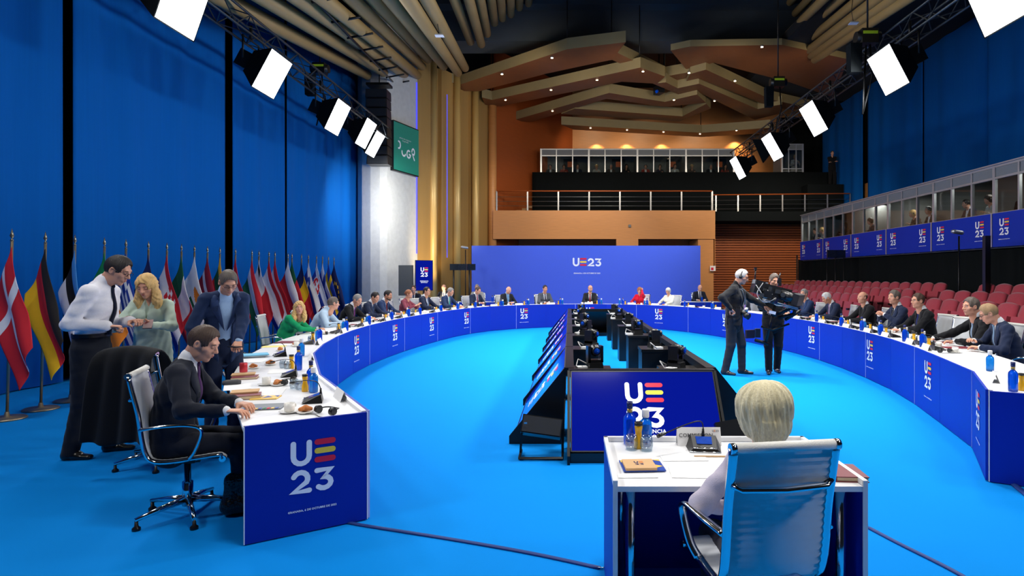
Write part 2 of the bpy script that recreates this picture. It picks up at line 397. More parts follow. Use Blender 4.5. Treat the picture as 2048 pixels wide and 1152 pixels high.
# left concrete column, gold walls
colm = MB(); P = [(-8.2, 23.3), (-8.05, 22.75), (-7.75, 22.35), (-7.35, 22.1), (-6.98, 22.02), (-6.72, 22.05), (-6.1, 23.9), (-6.1, 26), (-8.2, 26)]
colm.prism(P, 0, 13); column = struct('column', colm, concrete)
obj('led_strip', MB().b2((-6.11, 23.82, 2.6), (-6.07, 23.88, 9.4)), ledv, column)
gw = MB()
A0 = Vector((-6.08, 24.0, 0)); A1 = Vector((-3.72, 29.4, 0)); dd = (A1 - A0).normalized(); nn = Vector((dd.y, -dd.x, 0))
L = (A1 - A0).length
def gpx(px):   # param along the diagonal where it meets the sight line of px
    k = (px - 1140) / 1200; return (k * A0.y - A0.x) / (dd.x - k * dd.y)
def gp(s, o=0): q = A0 + dd * s + nn * o; return (q.x, q.y)
prev = 0
for a, b, off in ((835, 862, 0), (862, 888, -.3), (888, 912, -.12), (912, 948, -.3), (948, 984, -.2)):
    s0, s1 = max(prev, gpx(a)), gpx(b); gw.prism([gp(s0, off), gp(s1, off), gp(s1, -1), gp(s0, -1)], 0, 10.6); prev = s1
gwall = struct('wall_gold', gw, gold)
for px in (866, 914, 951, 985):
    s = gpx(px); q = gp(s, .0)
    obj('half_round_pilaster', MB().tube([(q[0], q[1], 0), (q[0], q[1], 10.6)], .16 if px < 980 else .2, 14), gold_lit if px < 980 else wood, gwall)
obj('led_strip', MB().tube([gp(gpx(893), .03) + (2.5,), gp(gpx(893), .03) + (9.5,)], .02, 6), ledv, gwall)
add_light('gold_fill', 'SPOT', (-5.0, 22.3, .3), 700, (1, .75, .4), .1, aim=(-5.3, 25.9, 5), spot=60)  # added uplight with no lamp body, brightens the gold wall
# diagonal wood side wall from the gold pilasters to the back wall
sw = MB(); sw.add([(-3.72, 29.4, 0), (.15, 36, 0), (.15, 36, 12.9), (-3.72, 29.4, 12.9)], [(0, 1, 2, 3)]); sw.add([(-3.9, 29.5, 0), (0, 36.2, 0), (0, 36.2, 12.9), (-3.9, 29.5, 12.9)], [(3, 2, 1, 0)])
struct('wall_side', sw, wood_red)

# balcony: fascia, recess below, pier, slat wall
bal = MB(); zb0, zb1 = 3.5, 4.88
bal.b2((-3.72, 29, zb0), (7.0, 29.25, zb1)); bal.b2((2.24, 29.0, 0), (3.3, 29.3, zb0))
bal.b2((7.0, 29, 2), (7.02, 31, zb1))
balc = struct('balcony', bal, wood)
struct('balcony_floor', MB().b2((-3.6, 29.25, 4.4), (15.2, 36, zb1 - .02)), blackcloth)
struct('wall_recess', MB().b2((-3.6, 31.2, 0), (7.1, 31.4, 4.4)).b2((6.2, 29.05, 0), (6.95, 31.2, zb0)), wood)
tag(obj('wall_sensor', MB().b2((2.82, 28.93, 4.07), (2.94, 29, 4.19)), greyp), 'small grey square sensor box on the wooden balcony front', 'sensor')
sl = MB(); sl.b2((7.05, 30.95, 0), (14.6, 31.2, 4.9))
slat = struct('wall_slats', sl, M('slat_backing', (88, 42, 20), .7))
z = 0.05; sb = MB()
while z < 4.85:
    sb.add([(7.02, 30.86, z), (14.6, 30.86, z), (14.6, 30.86, z + .085), (7.02, 30.86, z + .085), (7.02, 30.96, z + .0), (14.6, 30.96, z + .0), (14.6, 30.96, z + .1), (7.02, 30.96, z + .1)], [(0, 1, 2, 3), (3, 2, 6, 7), (0, 4, 5, 1)]); z += .125
obj('slats', sb, wood_slat, slat, kind='stuff')
tag(obj('fire_alarm_sign', MB().b2((6.76, 28.93, 1.95), (7.02, 28.99, 2.2)).b2((6.8, 28.925, 1.99), (6.92, 28.93, 2.12), 1), [paper, logo_r]), 'small white and red alarm sign on the wood wall right of the backdrop', 'sign')
# railings
def railing(pts, zt, label, nposts):
    t = thing('balcony_railing', label, 'railing', (0, 0, 0))
    P = [Vector(p) for p in pts]
    obj('handrail', MB().tube([p + Vector((0, 0, zt)) for p in P], .035, 8), wood_red, t)
    for k in (.28, .5, .72):
        obj('cable', MB().tube([p + Vector((0, 0, zt - k)) for p in P], .012, 5), steel, t)
    segs = [(a, b) for a, b in zip(P, P[1:])]; tot = sum((b - a).length for a, b in segs)
    for i in range(nposts):
        s = tot * i / (nposts - 1); 
        for a, b in segs:
            l = (b - a).length
            if s <= l + 1e-6: q = a.lerp(b, min(1, s / l)); break
            s -= l
        obj('post', MB().box((q.x, q.y, q.z + (zt) / 2), (.07, .03, zt)), steel, t)
railing([(-3.55, 29.1, 4.88), (6.9, 29.1, 4.88)], .95, 'steel cable railing with red wooden handrail on the left balcony above the backdrop', 8)
railing([(7.0, 29.6, 4.88), (7.25, 30.5, 4.88), (14.0, 30.0, 4.88)], .95, 'steel cable railing with red handrail on the balcony above the slatted wall', 8)
struct('balcony_edge', MB().b2((7.0, 29.3, 4.5), (14.6, 30.95, 4.86)), wood_slat)

# black drapes
def drape(name, a, b, z0, z1, mat, label, cat='curtain', amp=.04, n=60, wave=7.0, seed=0):
    a, b = Vector((a[0], a[1], 0)), Vector((b[0], b[1], 0)); d = (b - a).normalized(); q = Vector((d.y, -d.x, 0)); Lh = (b - a).length
    mb = MB(); V = []; rnd = random.Random(seed + int(Lh * 10)); ph = [rnd.uniform(0, 6) for _ in range(3)]
    for j, zz in enumerate((z0, z0 + (z1 - z0) * .4, z1)):
        for i in range(n + 1):
            s = Lh * i / n; o = amp * (math.sin(s * wave + ph[0]) + .6 * math.sin(s * wave * 1.7 + ph[1]) + .8 * math.sin(s * wave * .31 + ph[2])) * (1 if j == 0 else .8 if j == 1 else .5)
            p = a + d * s + q * o; V.append((p.x, p.y, zz))
    F = [(j * (n + 1) + i, j * (n + 1) + i + 1, (j + 1) * (n + 1) + i + 1, (j + 1) * (n + 1) + i) for j in range(2) for i in range(n)]
    mb.add(V, F, 0, True)
    o = obj(name, mb, mat); m = o.modifiers.new('s', 'SOLIDIFY'); m.thickness = .012
    return tag(o, label, cat)
drape('black_drape', (-2.0, 31.7), (15.0, 31.7), 4.9, 7.2, blackcloth, 'black drape hanging below the far interpreter booths behind the railing', amp=.03)
drape('black_drape', (10.35, 27.2), (10.35, 9), 0, 2.42, blackcloth, 'long black drape below the interpreter booths on the right side', amp=.03, n=120)
# left curtains
YL = [(-1.5, 9.6), (9.8, 14.15), (14.45, 17.04), (17.28, 23.2)]
for i, (a, b) in enumerate(YL):
    drape('blue_curtain', (-8.15 - .0, b), (-8.15, a), .02, 9.9, cloth_blue, ['nearest tall blue curtain behind the Danish and German flags', 'tall blue curtain behind the standing man in white shirt', 'narrow tall blue curtain in the middle of the left wall', 'farthest blue curtain of the left wall, next to the concrete column'][i], amp=.035, n=int((b - a) * 12), wave=5, seed=i)
drape('blue_curtain', (-8.55, 18), (-8.55, 9), .02, 9.9, blackcloth, 'black lining curtain visible in the gaps between the blue curtains on the left', amp=.03)
YR = [(5, 20.25), (20.3, 23.9), (23.95, 28.4), (28.9, 33.5)]
for i, (a, b) in enumerate(YR):
    drape('blue_curtain', (14.1, a), (14.1, b), 0.02, 10.7, cloth_blue, ['nearest tall blue curtain above the right booths', 'tall blue curtain above the middle of the right booths', 'tall blue curtain above the far end of the right booths', 'farthest blue curtain on the right, beyond the wooden gap'][i], amp=.04, n=int((b - a) * 8), wave=4, seed=10 + i)
struct('trim_2', MB().b2((14.35, 28.2, 0), (14.5, 29.2, 6.2)), wood)
drape('black_drape', (14.9, 35), (12.3, 35.2), 6.4, 11, blackcloth, 'black drape behind the standing man on the upper right balcony', amp=.03)

# backdrop
bd = thing('backdrop', 'wide blue backdrop panel with white and red lettering behind the head of the ring', 'backdrop', (.655, 24.5, 0))
obj('panel', MB().box((0, .1, 1.475), (9.35, .16, 2.95)), back_blue, bd)
m = frame_m((0.04, .012, 2.28), (1, 0, 0)); place_m('emblem', LM['row'], bd, m, .565)
place_m('lettering', CAP, bd, frame_m((.04, .012, 1.82), (1, 0, 0)), 3.35)
# green sign on the column
gs = thing('green_sign', 'green venue sign with white letters on the concrete column', 'sign', (0, 0, 0))
a, b = Vector((-6.66, 22.2, 0)), Vector((-6.13, 23.75, 0)); d = (b - a).normalized(); q = Vector((d.y, -d.x, 0))
sgm = M('sign_green', (30, 140, 116), .5); zs0, zs1 = 5.62, 7.48
mb = MB(); mb.prism([tuple((a + q * .02)[:2]), tuple((b + q * .02)[:2]), tuple((b + q * .16)[:2]), tuple((a + q * .16)[:2])], zs0, zs1, 1); obj('case', mb, [sgm, blackp], gs)
f0, f1 = a + q * .165, b + q * .165
obj('face', MB().add([(f0.x, f0.y, zs0 + .04), (f1.x, f1.y, zs0 + .04), (f1.x, f1.y, zs1 - .04), (f0.x, f0.y, zs1 - .04)], [(0, 1, 2, 3)]), sgm, gs)
mid = (f0 + f1) / 2 + q * .01
lg = MB()
for pts in ([arc(-.52, .12, .1, .13, 100, -100)], [arc(-.2, -.1, .12, .14, 170, 330)], [arc(.12, -.12, .12, .14, 60, 350) + [(.16, -.12)]], [arc(.42, .02, .09, .12, 180, -60) + [(.36, -.06), (.5, -.28)]]):
    for p in pts: ribbon(lg, p, .065)
place_m('emblem', lg.mesh('emblem', [paper]), gs, frame_m((mid.x, mid.y, 6.5), d), 1.0)
place_m('lettering', text_mesh('palacio de congresos\nde granada', .085, paper), gs, frame_m((mid.x - d.x * .1, mid.y - d.y * .1, 6.86), d), 1.0)

# ---------------------------------------------------------------- interpreter booths
def booth_row(name, label, org, along, npane, pitch, z_glass, z_band, z_top, depth, z_bot, group=None):
    """frames, bands and panes for a row of booths; along = unit vector, inside is at +n side"""
    t = thing(name, label, 'booth', org)
    a = Vector(along); n = Vector((-a.y, a.x, 0))
    def blk(mb, s0, s1, z0, z1, o0, o1, mi=0):
        P = [a * s0 + n * o0, a * s1 + n * o0, a * s1 + n * o1, a * s0 + n * o1]; mb.prism([(p.x, p.y) for p in P], z0, z1, mi)
    Lr = npane * pitch
    for z0, z1 in ((z_glass - .05, z_glass), (z_band - .025, z_band + .025), (z_top - .05, z_top)):
        mb = MB(); blk(mb, 0, Lr, z0, z1, -.03, .03); obj('rail', mb, alum, t)
    for i in range(npane + 1):
        mb = MB(); w_ = .045 if i % 3 == 0 else .025; s = min(max(i * pitch, w_), Lr - w_); blk(mb, s - w_, s + w_, z_bot, z_top, -.034, .034); obj('post', mb, alum, t)
    for i in range(npane):
        mb = MB(); blk(mb, i * pitch + .03, (i + 1) * pitch - .03, z_band, z_top - .05, -.01, .01); obj('band_panel', mb, greyp, t)
        mb = MB(); blk(mb, i * pitch + .03, (i + 1) * pitch - .03, z_glass, z_band, -.003, .003); obj('glass_pane', mb, pane, t)
    for i in range(0, npane + 1, 3):
        mb = MB(); s = min(max(i * pitch, .03), Lr - .03); blk(mb, s - .02, s + .02, z_bot, z_top, .03, depth); obj('side_wall', mb, M('booth_wall', (112, 114, 112), .8), t)
    mb = MB(); blk(mb, 0, Lr, z_bot, z_top, depth, depth + .04); obj('rear_wall', mb, MC['booth_wall'], t)
    mb = MB(); blk(mb, 0, Lr, z_bot - .03, z_bot, .04, depth); obj('booth_floor', mb, greyp, t)
    mb = MB(); blk(mb, 0, Lr, z_top - .02, z_top + .02, 0, depth); obj('roof', mb, greyp, t)
    mb = MB(); blk(mb, .02, Lr - .02, z_glass - .16, z_glass - .12, .04, .5); obj('desk', mb, greyp, t)
    return t, a, n
P0 = at(1080.5, 350, 32)
fb, fa, fn = booth_row('interpreter_booth', 'row of glazed interpreter booths on the high rear balcony', (P0.x, 32, 0), (1, 0, 0), 12, (1469 - 1080.5) / 12 * 32 / 1200, 7.22, 8.12, 8.49, 1.6, 6.5)
for i, s in enumerate((1.35, 4.05, 7.1, 9.7)):
    obj('door', MB().box((s + .25, 1.57, 7.6), (.75, .04, 1.3)).box((s + .25, 1.545, 7.95), (.3, .02, .3), 1), [M('booth_door', (40, 48, 54), .6), M('booth_window', (150, 70, 30), .6, emit=.25)], fb)
P1 = at(1562, 335, 32)
fb2, *_ = booth_row('interpreter_booth', 'short pair of glazed booths on the rear balcony behind the right truss lights', (P1.x, 32, 0), (1, 0, 0), 3, .40, 7.45, 8.45, 8.75, 1.2, 6.9)
rb, ra, rn = booth_row('interpreter_booth', 'long row of glazed interpreter booths above the red seats on the right', (10.2, 26.4, 0), (0, -1, 0), 22, .8, 3.22, 4.05, 4.35, 1.7, 2.4)
for ch in (rb,):
    pass
obj('cornice', MB().box((-.02, -8.8, 4.37), (.12, 17.6, .03)), alum, rb)
for i in range(8):   # blue front panels, three panes each
    y1 = 26.4 - i * 2.4 + (.0 if i else 0); y0 = max(y1 - 2.4, 8.8)
    if y1 - y0 < .5: continue
    t = thing('booth_front_panel', 'blue front panel with two emblems under the right booths, %s from the far end' % ORD[i], 'panel', (10.14, (y0 + y1) / 2, 2.8))
    hh = (y1 - y0) / 2
    obj('panel', MB().b2((-.02, -hh + .03, -.4), (.02, hh - .03, .4)), panel_blue, t); obj('edge_strip', MB().b2((-.03, -hh - .02, -.4), (.03, -hh + .03, .4)), alum, t)
    for sy in (1, -1):
        put_logo(t, (-.024, sy * (hh - .42), .06), (0, -1, 0), width=.3, capdrop=.26)
# ================================================================ TRUSSES AND LIGHTS
def truss(x, z, y0, y1, label, w=.36):
    t = thing('lighting_truss', label, 'truss', (x, y0, z)); Lh = y1 - y0; br = MB()
    C = [(-w / 2, 0), (w / 2, 0), (-w / 2, w), (w / 2, w)]
    for cx, cz in C: obj('chord', MB().tube([(cx, 0, cz), (cx, Lh, cz)], .026, 6), alumd, t)
    n = int(Lh / .5)
    for i in range(n):
        a, b = i * .5, (i + 1) * .5
        for (p, q) in ((C[0], C[2]), (C[1], C[3]), (C[2], C[3]), (C[0], C[1])):
            if i % 2: p, q = q, p
            br.tube([(p[0], a, p[1]), (q[0], b, q[1])], .012, 4, cap=False)
    obj('bracing', br, alumd, t, kind='stuff'); return t
alumd = M('dark_truss_metal', (70, 76, 80), .4, metal=.7)
truss(-6.3, 6.35, 2, 20.2, 'long aluminium lighting truss hung along the left curtain'); truss(6.75, 6.4, 2, 24.6, 'long aluminium lighting truss hung over the right side')
def softbox(C, Y, du, label, dark=False, power=1.0):
    c = [Vector(((x - 1140) * Y / 1200, Y, 1.71 - (y - 552) * Y / 1200)) for x, y in C]
    cen = sum(c, Vector()) / 4; V = ((c[2] - c[1]) + (c[3] - c[0])); V.y = 0; V.normalize(); U = Vector((0, 1, 0)); hu, hv = du / 2, .41
    n = U.cross(V)
    if n.z > 0: n = -n; U = -U
    if dark: n = (n + Vector((0, .4, 0))).normalized(); U = (U - n * U.dot(n)).normalized(); V = n.cross(U); hu = .3
    m = Matrix(((U.x, V.x, n.x, 0), (U.y, V.y, n.y, 0), (U.z, V.z, n.z, 0), (0, 0, 0, 1)))
    t = thing('softbox', label, 'light', cen)
    f = MB(); f.add([(-hu, -hv, 0), (hu, -hv, 0), (hu, hv, 0), (-hu, hv, 0)], [(0, 1, 2, 3)]); f.xf(m)
    obj('diffuser', f, softlight if not dark else greyp, t)
    b = MB(); h2 = .55
    P = [(-hu - .02, -hv - .02, .0), (hu + .02, -hv - .02, .0), (hu + .02, hv + .02, .0), (-hu - .02, hv + .02, .0), (-hu * h2, -hv * h2, -.42), (hu * h2, -hv * h2, -.42), (hu * h2, hv * h2, -.42), (-hu * h2, hv * h2, -.42)]
    b.add(P, [(0, 1, 5, 4), (1, 2, 6, 5), (2, 3, 7, 6), (3, 0, 4, 7), (7, 6, 5, 4)]); b.xf(m)
    for k in range(4): pass
    obj('hood', b, blackcloth, t)
    lh = MB().box((0, 0, -.55), (hu * .9, hv * .8, .3)); lh.xf(m); obj('lamp_head', lh, blackm, t)
    yk = MB(); q = m @ Vector((0, 0, -.5)); yk.tube([q + Vector((0, -.3, 0)), q + Vector((0, -.3, .45)), q + Vector((0, .3, .45)), q + Vector((0, .3, 0))], .02, 6); yk.tube([q + Vector((0, 0, .45)), q + Vector((0, 0, .75))], .03, 6)
    obj('yoke', yk, blackm, t)
    if not dark:
        p = m @ Vector((0, 0, .02))
        l = add_light('panel_light', 'AREA', p, KEY * power, (1, .99, .97), hu * 2 * .97, hv * 2 * .97); l.data.spread = R(140); l.parent = t
        l.rotation_euler = Matrix(((U.x, -V.x, -n.x), (U.y, -V.y, -n.y), (U.z, -V.z, -n.z))).to_euler()
    return t
lbl = ['nearest', 'second nearest', 'third', 'fourth', 'farthest']
LB = [([(365, -75), (415, -38), (380, 87), (316, 44)], 8.6), ([(543.7, 98.3), (586.5, 128.4), (546.6, 197.2), (506, 174)], 12.1), ([(679.5, 199), (700, 212.5), (674.5, 270), (650, 260)], 15.5), ([(737, 235), (752, 251), (730, 298), (711, 286)], 18), ([(752, 267), (770, 272), (748, 314), (733, 302)], 20)]
for i, (c, Y) in enumerate(LB): softbox(c, Y, .84, 'glowing white square soft light on the left truss, %s of five' % lbl[i])
RB = [([(2010, -95), (1912, -40), (1961, 84), (2070, 30)], 8.2), ([(1776.5, 87.4), (1733, 118.8), (1770, 194.6), (1819.4, 165)], 11.8), ([(1621.5, 199), (1598.4, 217.8), (1627.4, 276.5), (1657.8, 259)], 15.5), ([(1540.6, 263), (1520.8, 278.8), (1547.2, 325), (1568, 311.8)], 18.7), ([(1469.7, 312.8), (1459.8, 319.4), (1479.6, 360.3), (1492, 353.7)], 22.6)]
for i, (c, Y) in enumerate(RB): softbox(c, Y, .84, 'glowing white square soft light on the right truss, %s of five' % lbl[i])
softbox([(1500, 284), (1512, 278), (1530, 322), (1521, 327)], 20.5, .8, 'unlit dark softbox between the two farthest lights of the right truss', dark=True)
for sx, xx in ((-1, -5.6), (1, 6.1)):   # the trusses go on behind the camera with the same lights
    for yy in (1.5, 5.2):
        add_light('panel_light', 'AREA', (xx, yy, 5.6), KEY * .8, (1, .99, .97), .9, .85, aim=(xx - sx * 5.5, yy + 1.5, .8))
column_fill = add_light('panel_light', 'AREA', (-5.6, 19.6, 5.2), 85, (1, .99, .97), .5, .5, aim=(-7.3, 22.3, 3.4)); column_fill.data.spread = R(110)  # extra area light added without a housing, brightens the concrete column
# line array, hoists
t = thing('line_array_speaker', 'tall black line array speaker hanging beside the concrete column', 'speaker', at(757, 330, 21.3))
for k in range(8):
    o = obj('cabinet', MB().box((0, .02 * (7 - k) ** 1.5 * .3, .16 + k * .33), (.75, .55, .3), taper=.97).box((-.0, -.28 + .02 * (7 - k) ** 1.5 * .3, .16 + k * .33), (.68, .03, .26), 1), [blackp, M('grille', (26, 30, 34), .6)], t)
obj('frame', MB().box((0, .1, 2.85), (.8, .5, .08)).tube([(0, .1, 2.85), (0, .1, 4.6)], .02, 6), blackm, t)
for i, (px, py, Y, s) in enumerate(((640, 138, 17, 1), (1556, 165, 18.5, 1), (1735, 75, 12.5, 1))):
    p = at(px, py, Y); t = thing('chain_hoist', ['black chain hoist above the left truss', 'black chain hoist with yellow mark on long cable above the far right truss', 'black chain hoist above the near part of the right truss'][i], 'hoist', p)
    obj('motor', MB().box((0, 0, 0), (.34, .26, .3)).tube([(-.25, 0, 0), (.25, 0, 0)], .12, 10), blackp, t)
    obj('label_strip', MB().box((0, -.135, .06), (.3, .01, .06)), M('yellow_mark', (200, 230, 40), .5), t)
    obj('chain', MB().tube([(0, 0, .1), (0, 0, 12.5 - p.z)], .02, 5), blackm, t)
    obj('cable', MB().tube([(.05, 0, -.1), (.1, 0, -.8), (-.1, 0, -1.6), (0, .05, 6.6 - p.z)], .02, 5), blackm, t)
    obj('chain_bag', MB().box((-.28, 0, -.45), (.22, .2, .6), taper=1.1), blackcloth, t)

# ================================================================ THE RING OF TABLES
def catmull(P, n=24):
    out = []
    for i in range(len(P) - 1):
        p0, p1, p2, p3 = P[max(i - 1, 0)], P[i], P[i + 1], P[min(i + 2, len(P) - 1)]
        for k in range(n):
            t = k / n; out.append(tuple(.5 * (2 * p1[j] + (p2[j] - p0[j]) * t + (2 * p0[j] - 5 * p1[j] + 4 * p2[j] - p3[j]) * t * t + (3 * p1[j] - p0[j] - 3 * p2[j] + p3[j]) * t ** 3) for j in (0, 1)))
    out.append(P[-1]); return out
CURVE = [(-3.15, 7.35), (-3.45, 8.4), (-3.74, 9.95), (-3.86, 11.6), (-3.78, 13.5), (-3.5, 15.6), (-3.15, 17.2), (-2.6, 18.5), (-1.9, 19.3), (-.95, 19.9), (.1, 20.2), (1.25, 20.2), (2.36, 19.7), (3.35, 18.7), (4.15, 17.1), (4.65, 15.4), (4.95, 13.7), (5.08, 12.0), (4.98, 10.1), (4.7, 8.35), (4.01, 5.95)]
dense = catmull(CURVE)
cl = [0]
for a, b in zip(dense, dense[1:]): cl.append(cl[-1] + math.dist(a, b))
NF = 30; facet = []
for i in range(NF + 1):
    s = cl[-1] * i / NF; k = min(max(np.searchsorted(cl, s) - 1, 0), len(dense) - 2); f = (s - cl[k]) / max(1e-9, cl[k + 1] - cl[k])
    facet.append((dense[k][0] + (dense[k + 1][0] - dense[k][0]) * f, dense[k][1] + (dense[k + 1][1] - dense[k][1]) * f))
RING = [(-1.434, 4.22), (-2.41, 5.76)] + facet + [(3.48, 4.99)]
RING = [Vector((p[0], p[1], 0)) for p in RING]
def outn(i):
    """miter normal pointing out of the ring"""
    def sn(a, b): d = (b - a).normalized(); return Vector((-d.y, d.x, 0))
    ns = []
    if i > 0: ns.append(sn(RING[i - 1], RING[i]))
    if i < len(RING) - 1: ns.append(sn(RING[i], RING[i + 1]))
    if len(ns) == 1: return ns[0]
    m_ = (ns[0] + ns[1]).normalized(); return m_ / m_.dot(ns[0])
DEP = .76; OUT = [RING[i] + outn(i) * DEP for i in range(len(RING))]
def quadp(a, b, c, d): return [(a.x, a.y), (b.x, b.y), (c.x, c.y), (d.x, d.y)]
LOGOX = [(-2.78, 6.54), (-3.78, 10.5), (-3.83, 13.0), (-3.58, 15.3), (-3.05, 17.5), (-1.5, 19.55), (.68, 20.25), (2.9, 19.3), (4.35, 16.6), (4.85, 14.6), (5.07, 12.5), (4.97, 9.97), (4.45, 7.4), (3.76, 5.45)]
logo_at = {}
for lx, ly in LOGOX:
    best = None
    for i in range(len(RING) - 1):
        a, b = RING[i], RING[i + 1]; d = b - a; L = d.length; s = max(.2, min(L - .2, (Vector((lx, ly, 0)) - a).dot(d) / L)); q = a + d / L * s
        e = (q - Vector((lx, ly, 0))).length
        if best is None or e < best[0]: best = (e, i, s)
    logo_at.setdefault(best[1], []).append(best[2])
wseam = M('seam_strip', (150, 160, 215), .4)
def table_seg(i0, i1, label):
    c = (RING[i0] + RING[i1]) / 2; t = thing('conference_table', label, 'table', (c.x, c.y, 0), 0, 'tables of the conference ring')
    top = MB()
    for i in range(i0, i1):
        a, b, c_, d_ = RING[i] - c, RING[i + 1] - c, OUT[i + 1] - c, OUT[i] - c
        e = .0015 * (b - a).normalized()
        top.prism(quadp(a + e, b - e, c_ - e, d_ + e), .715, .74)
    obj('tabletop', top, white, t)
    lip = MB()
    for i in range(i0, i1):
        a, b = RING[i] - c, RING[i + 1] - c; lip.prism(quadp(a, b, b + outn(i + 1) * .03, a + outn(i) * .03), .74, .765)
    obj('table_lip', lip, white, t)
    for i in range(i0, i1):
        a, b = RING[i] - c, RING[i + 1] - c; d = (b - a).normalized(); e = d * .003
        nn = Vector((-d.y, d.x, 0))
        p = obj('front_panel', MB().prism(quadp(a + e - nn * .02, b - e - nn * .02, b - e - nn * .001, a + e - nn * .001), .01, .765), panel_blue, t)
        if i % 2 == 0: obj('seam_strip', MB().prism(quadp(a - e * 2 - nn * .024, a + e * 2 - nn * .024, a + e * 2, a - e * 2), .01, .765), wseam, t)
        for s in logo_at.get(i, []):
            put_logo(t, (a.x + d.x * s - nn.x * .021, a.y + d.y * s - nn.y * .021, .485), (d.x, d.y, 0), width=.26, capdrop=.29)
    for q0 in (0, 1):
        ii = i0 if q0 == 0 else i1; p = OUT[ii] - c + (RING[ii] - OUT[ii]).normalized() * .12 + (OUT[i1] - OUT[i0]).normalized() * (.1 if q0 == 0 else -.1)
        obj('leg', MB().tube([(p.x, p.y, 0), (p.x, p.y, .715)], .025, 8), chrome, t)
    return t
n_seg = len(RING) - 1
bounds = [0, 1, 2] + list(range(4, n_seg - 1, 2)) + [n_seg - 1, n_seg]
bounds = sorted(set(bounds))
SEGLAB = {}
for k in range(len(bounds) - 1):
    n_ = len(bounds) - 1
    lab = 'end table of the left arm of the ring, white top, blue front' if k == 0 else 'short end table of the right arm of the ring' if k == n_ - 1 else ('blue-fronted white table of the ring, %s from the near left end' % ORD[k] if k < n_ / 2 else 'blue-fronted white table of the ring, %s from the near right end' % ORD[n_ - 1 - k])
    if k > 9 and k < n_ / 2 + 0: lab = 'blue-fronted white table of the ring, %s from the near left end' % ORD[k]
    tt = table_seg(bounds[k], bounds[k + 1], lab)
    if k == 0: tabL = tt; cL = (RING[0] + RING[1]) / 2
    if k == n_ - 1: tabR = tt; cR = (RING[-1] + RING[-2]) / 2
# end panels
def end_panel(t, c, a, b, logo):
    d = (b - a).normalized(); nn = Vector((d.y, -d.x, 0))
    a, b = a - c, b - c
    obj('end_panel', MB().prism(quadp(a + nn * .002, b + nn * .002, b + nn * .022, a + nn * .022), .008, .757), panel_deep, t)
    e_ = MB()
    for q in (b, a): e_.prism(quadp(q + nn * .0, q + d * .006, q + d * .006 + nn * .024, q + nn * .024), .008, .757)
    obj('edge_trim', e_, white, t)
    if logo:
        q = a + (b - a) * .535 + nn * .024; m = frame_m((q.x, q.y, .44), (d.x, d.y, 0)); s = .27
        for nme, st, mt in (('letter', g_U(0, .68), logo_w), ('digit', g_2(0, 0), logo_w), ('digit', g_3(.55, 0), logo_w)):
            mb = MB()
            for p in st: ribbon(mb, p, W_, n=14)
            mb.v = [(v[0] - .5, v[1] - .64, v[2] + .002) for v in mb.v]; place_m(nme, mb.mesh(nme, [mt]), t, m, s)
        for kk, y in g_bars(0, .68):
            mb = MB(); ribbon(mb, [(.61, y), (.97, y)], .14, 0); mb.v = [(v[0] - .5, v[1] - .64, v[2] + .002) for v in mb.v]; place_m('stripe', mb.mesh('stripe', [logo_r if kk == 0 else logo_y]), t, m, s)
        place_m('lettering', CAP, t, frame_m((q.x, q.y, .155), (d.x, d.y, 0)), .27 / .29)
end_panel(tabL, cL, OUT[0], RING[0], True); end_panel(tabR, cR, RING[-1], OUT[-1], False)
def along(mode_off, n=60):
    pts = []
    for i in range(len(RING) - 1):
        a, b = RING[i], RING[i + 1]; na, nb = outn(i), outn(i + 1)
        for k in range(12): f = k / 12; pts.append((a.lerp(b, f) + na.lerp(nb, f) * mode_off, na.lerp(nb, f).normalized()))
    return pts
def ring_at(px, off=1.08, ymin=6.5, ymax=99):
    best = None; pts = along(off)
    for (p, nrm), (q, nq) in zip(pts, pts[1:]):
        x0 = 1140 + 1200 * p.x / p.y; x1 = 1140 + 1200 * q.x / q.y
        if min(x0, x1) <= px <= max(x0, x1) and ymin <= p.y <= ymax:
            f = (px - x0) / (x1 - x0 + 1e-9); return p.lerp(q, f), nrm.lerp(nq, f).normalized()
    return min(((abs(1140 + 1200 * p.x / p.y - px), p.y, p, nrm) for p, nrm in pts if ymin <= p.y <= ymax), key=lambda t: (t[0], t[1]))[2:]

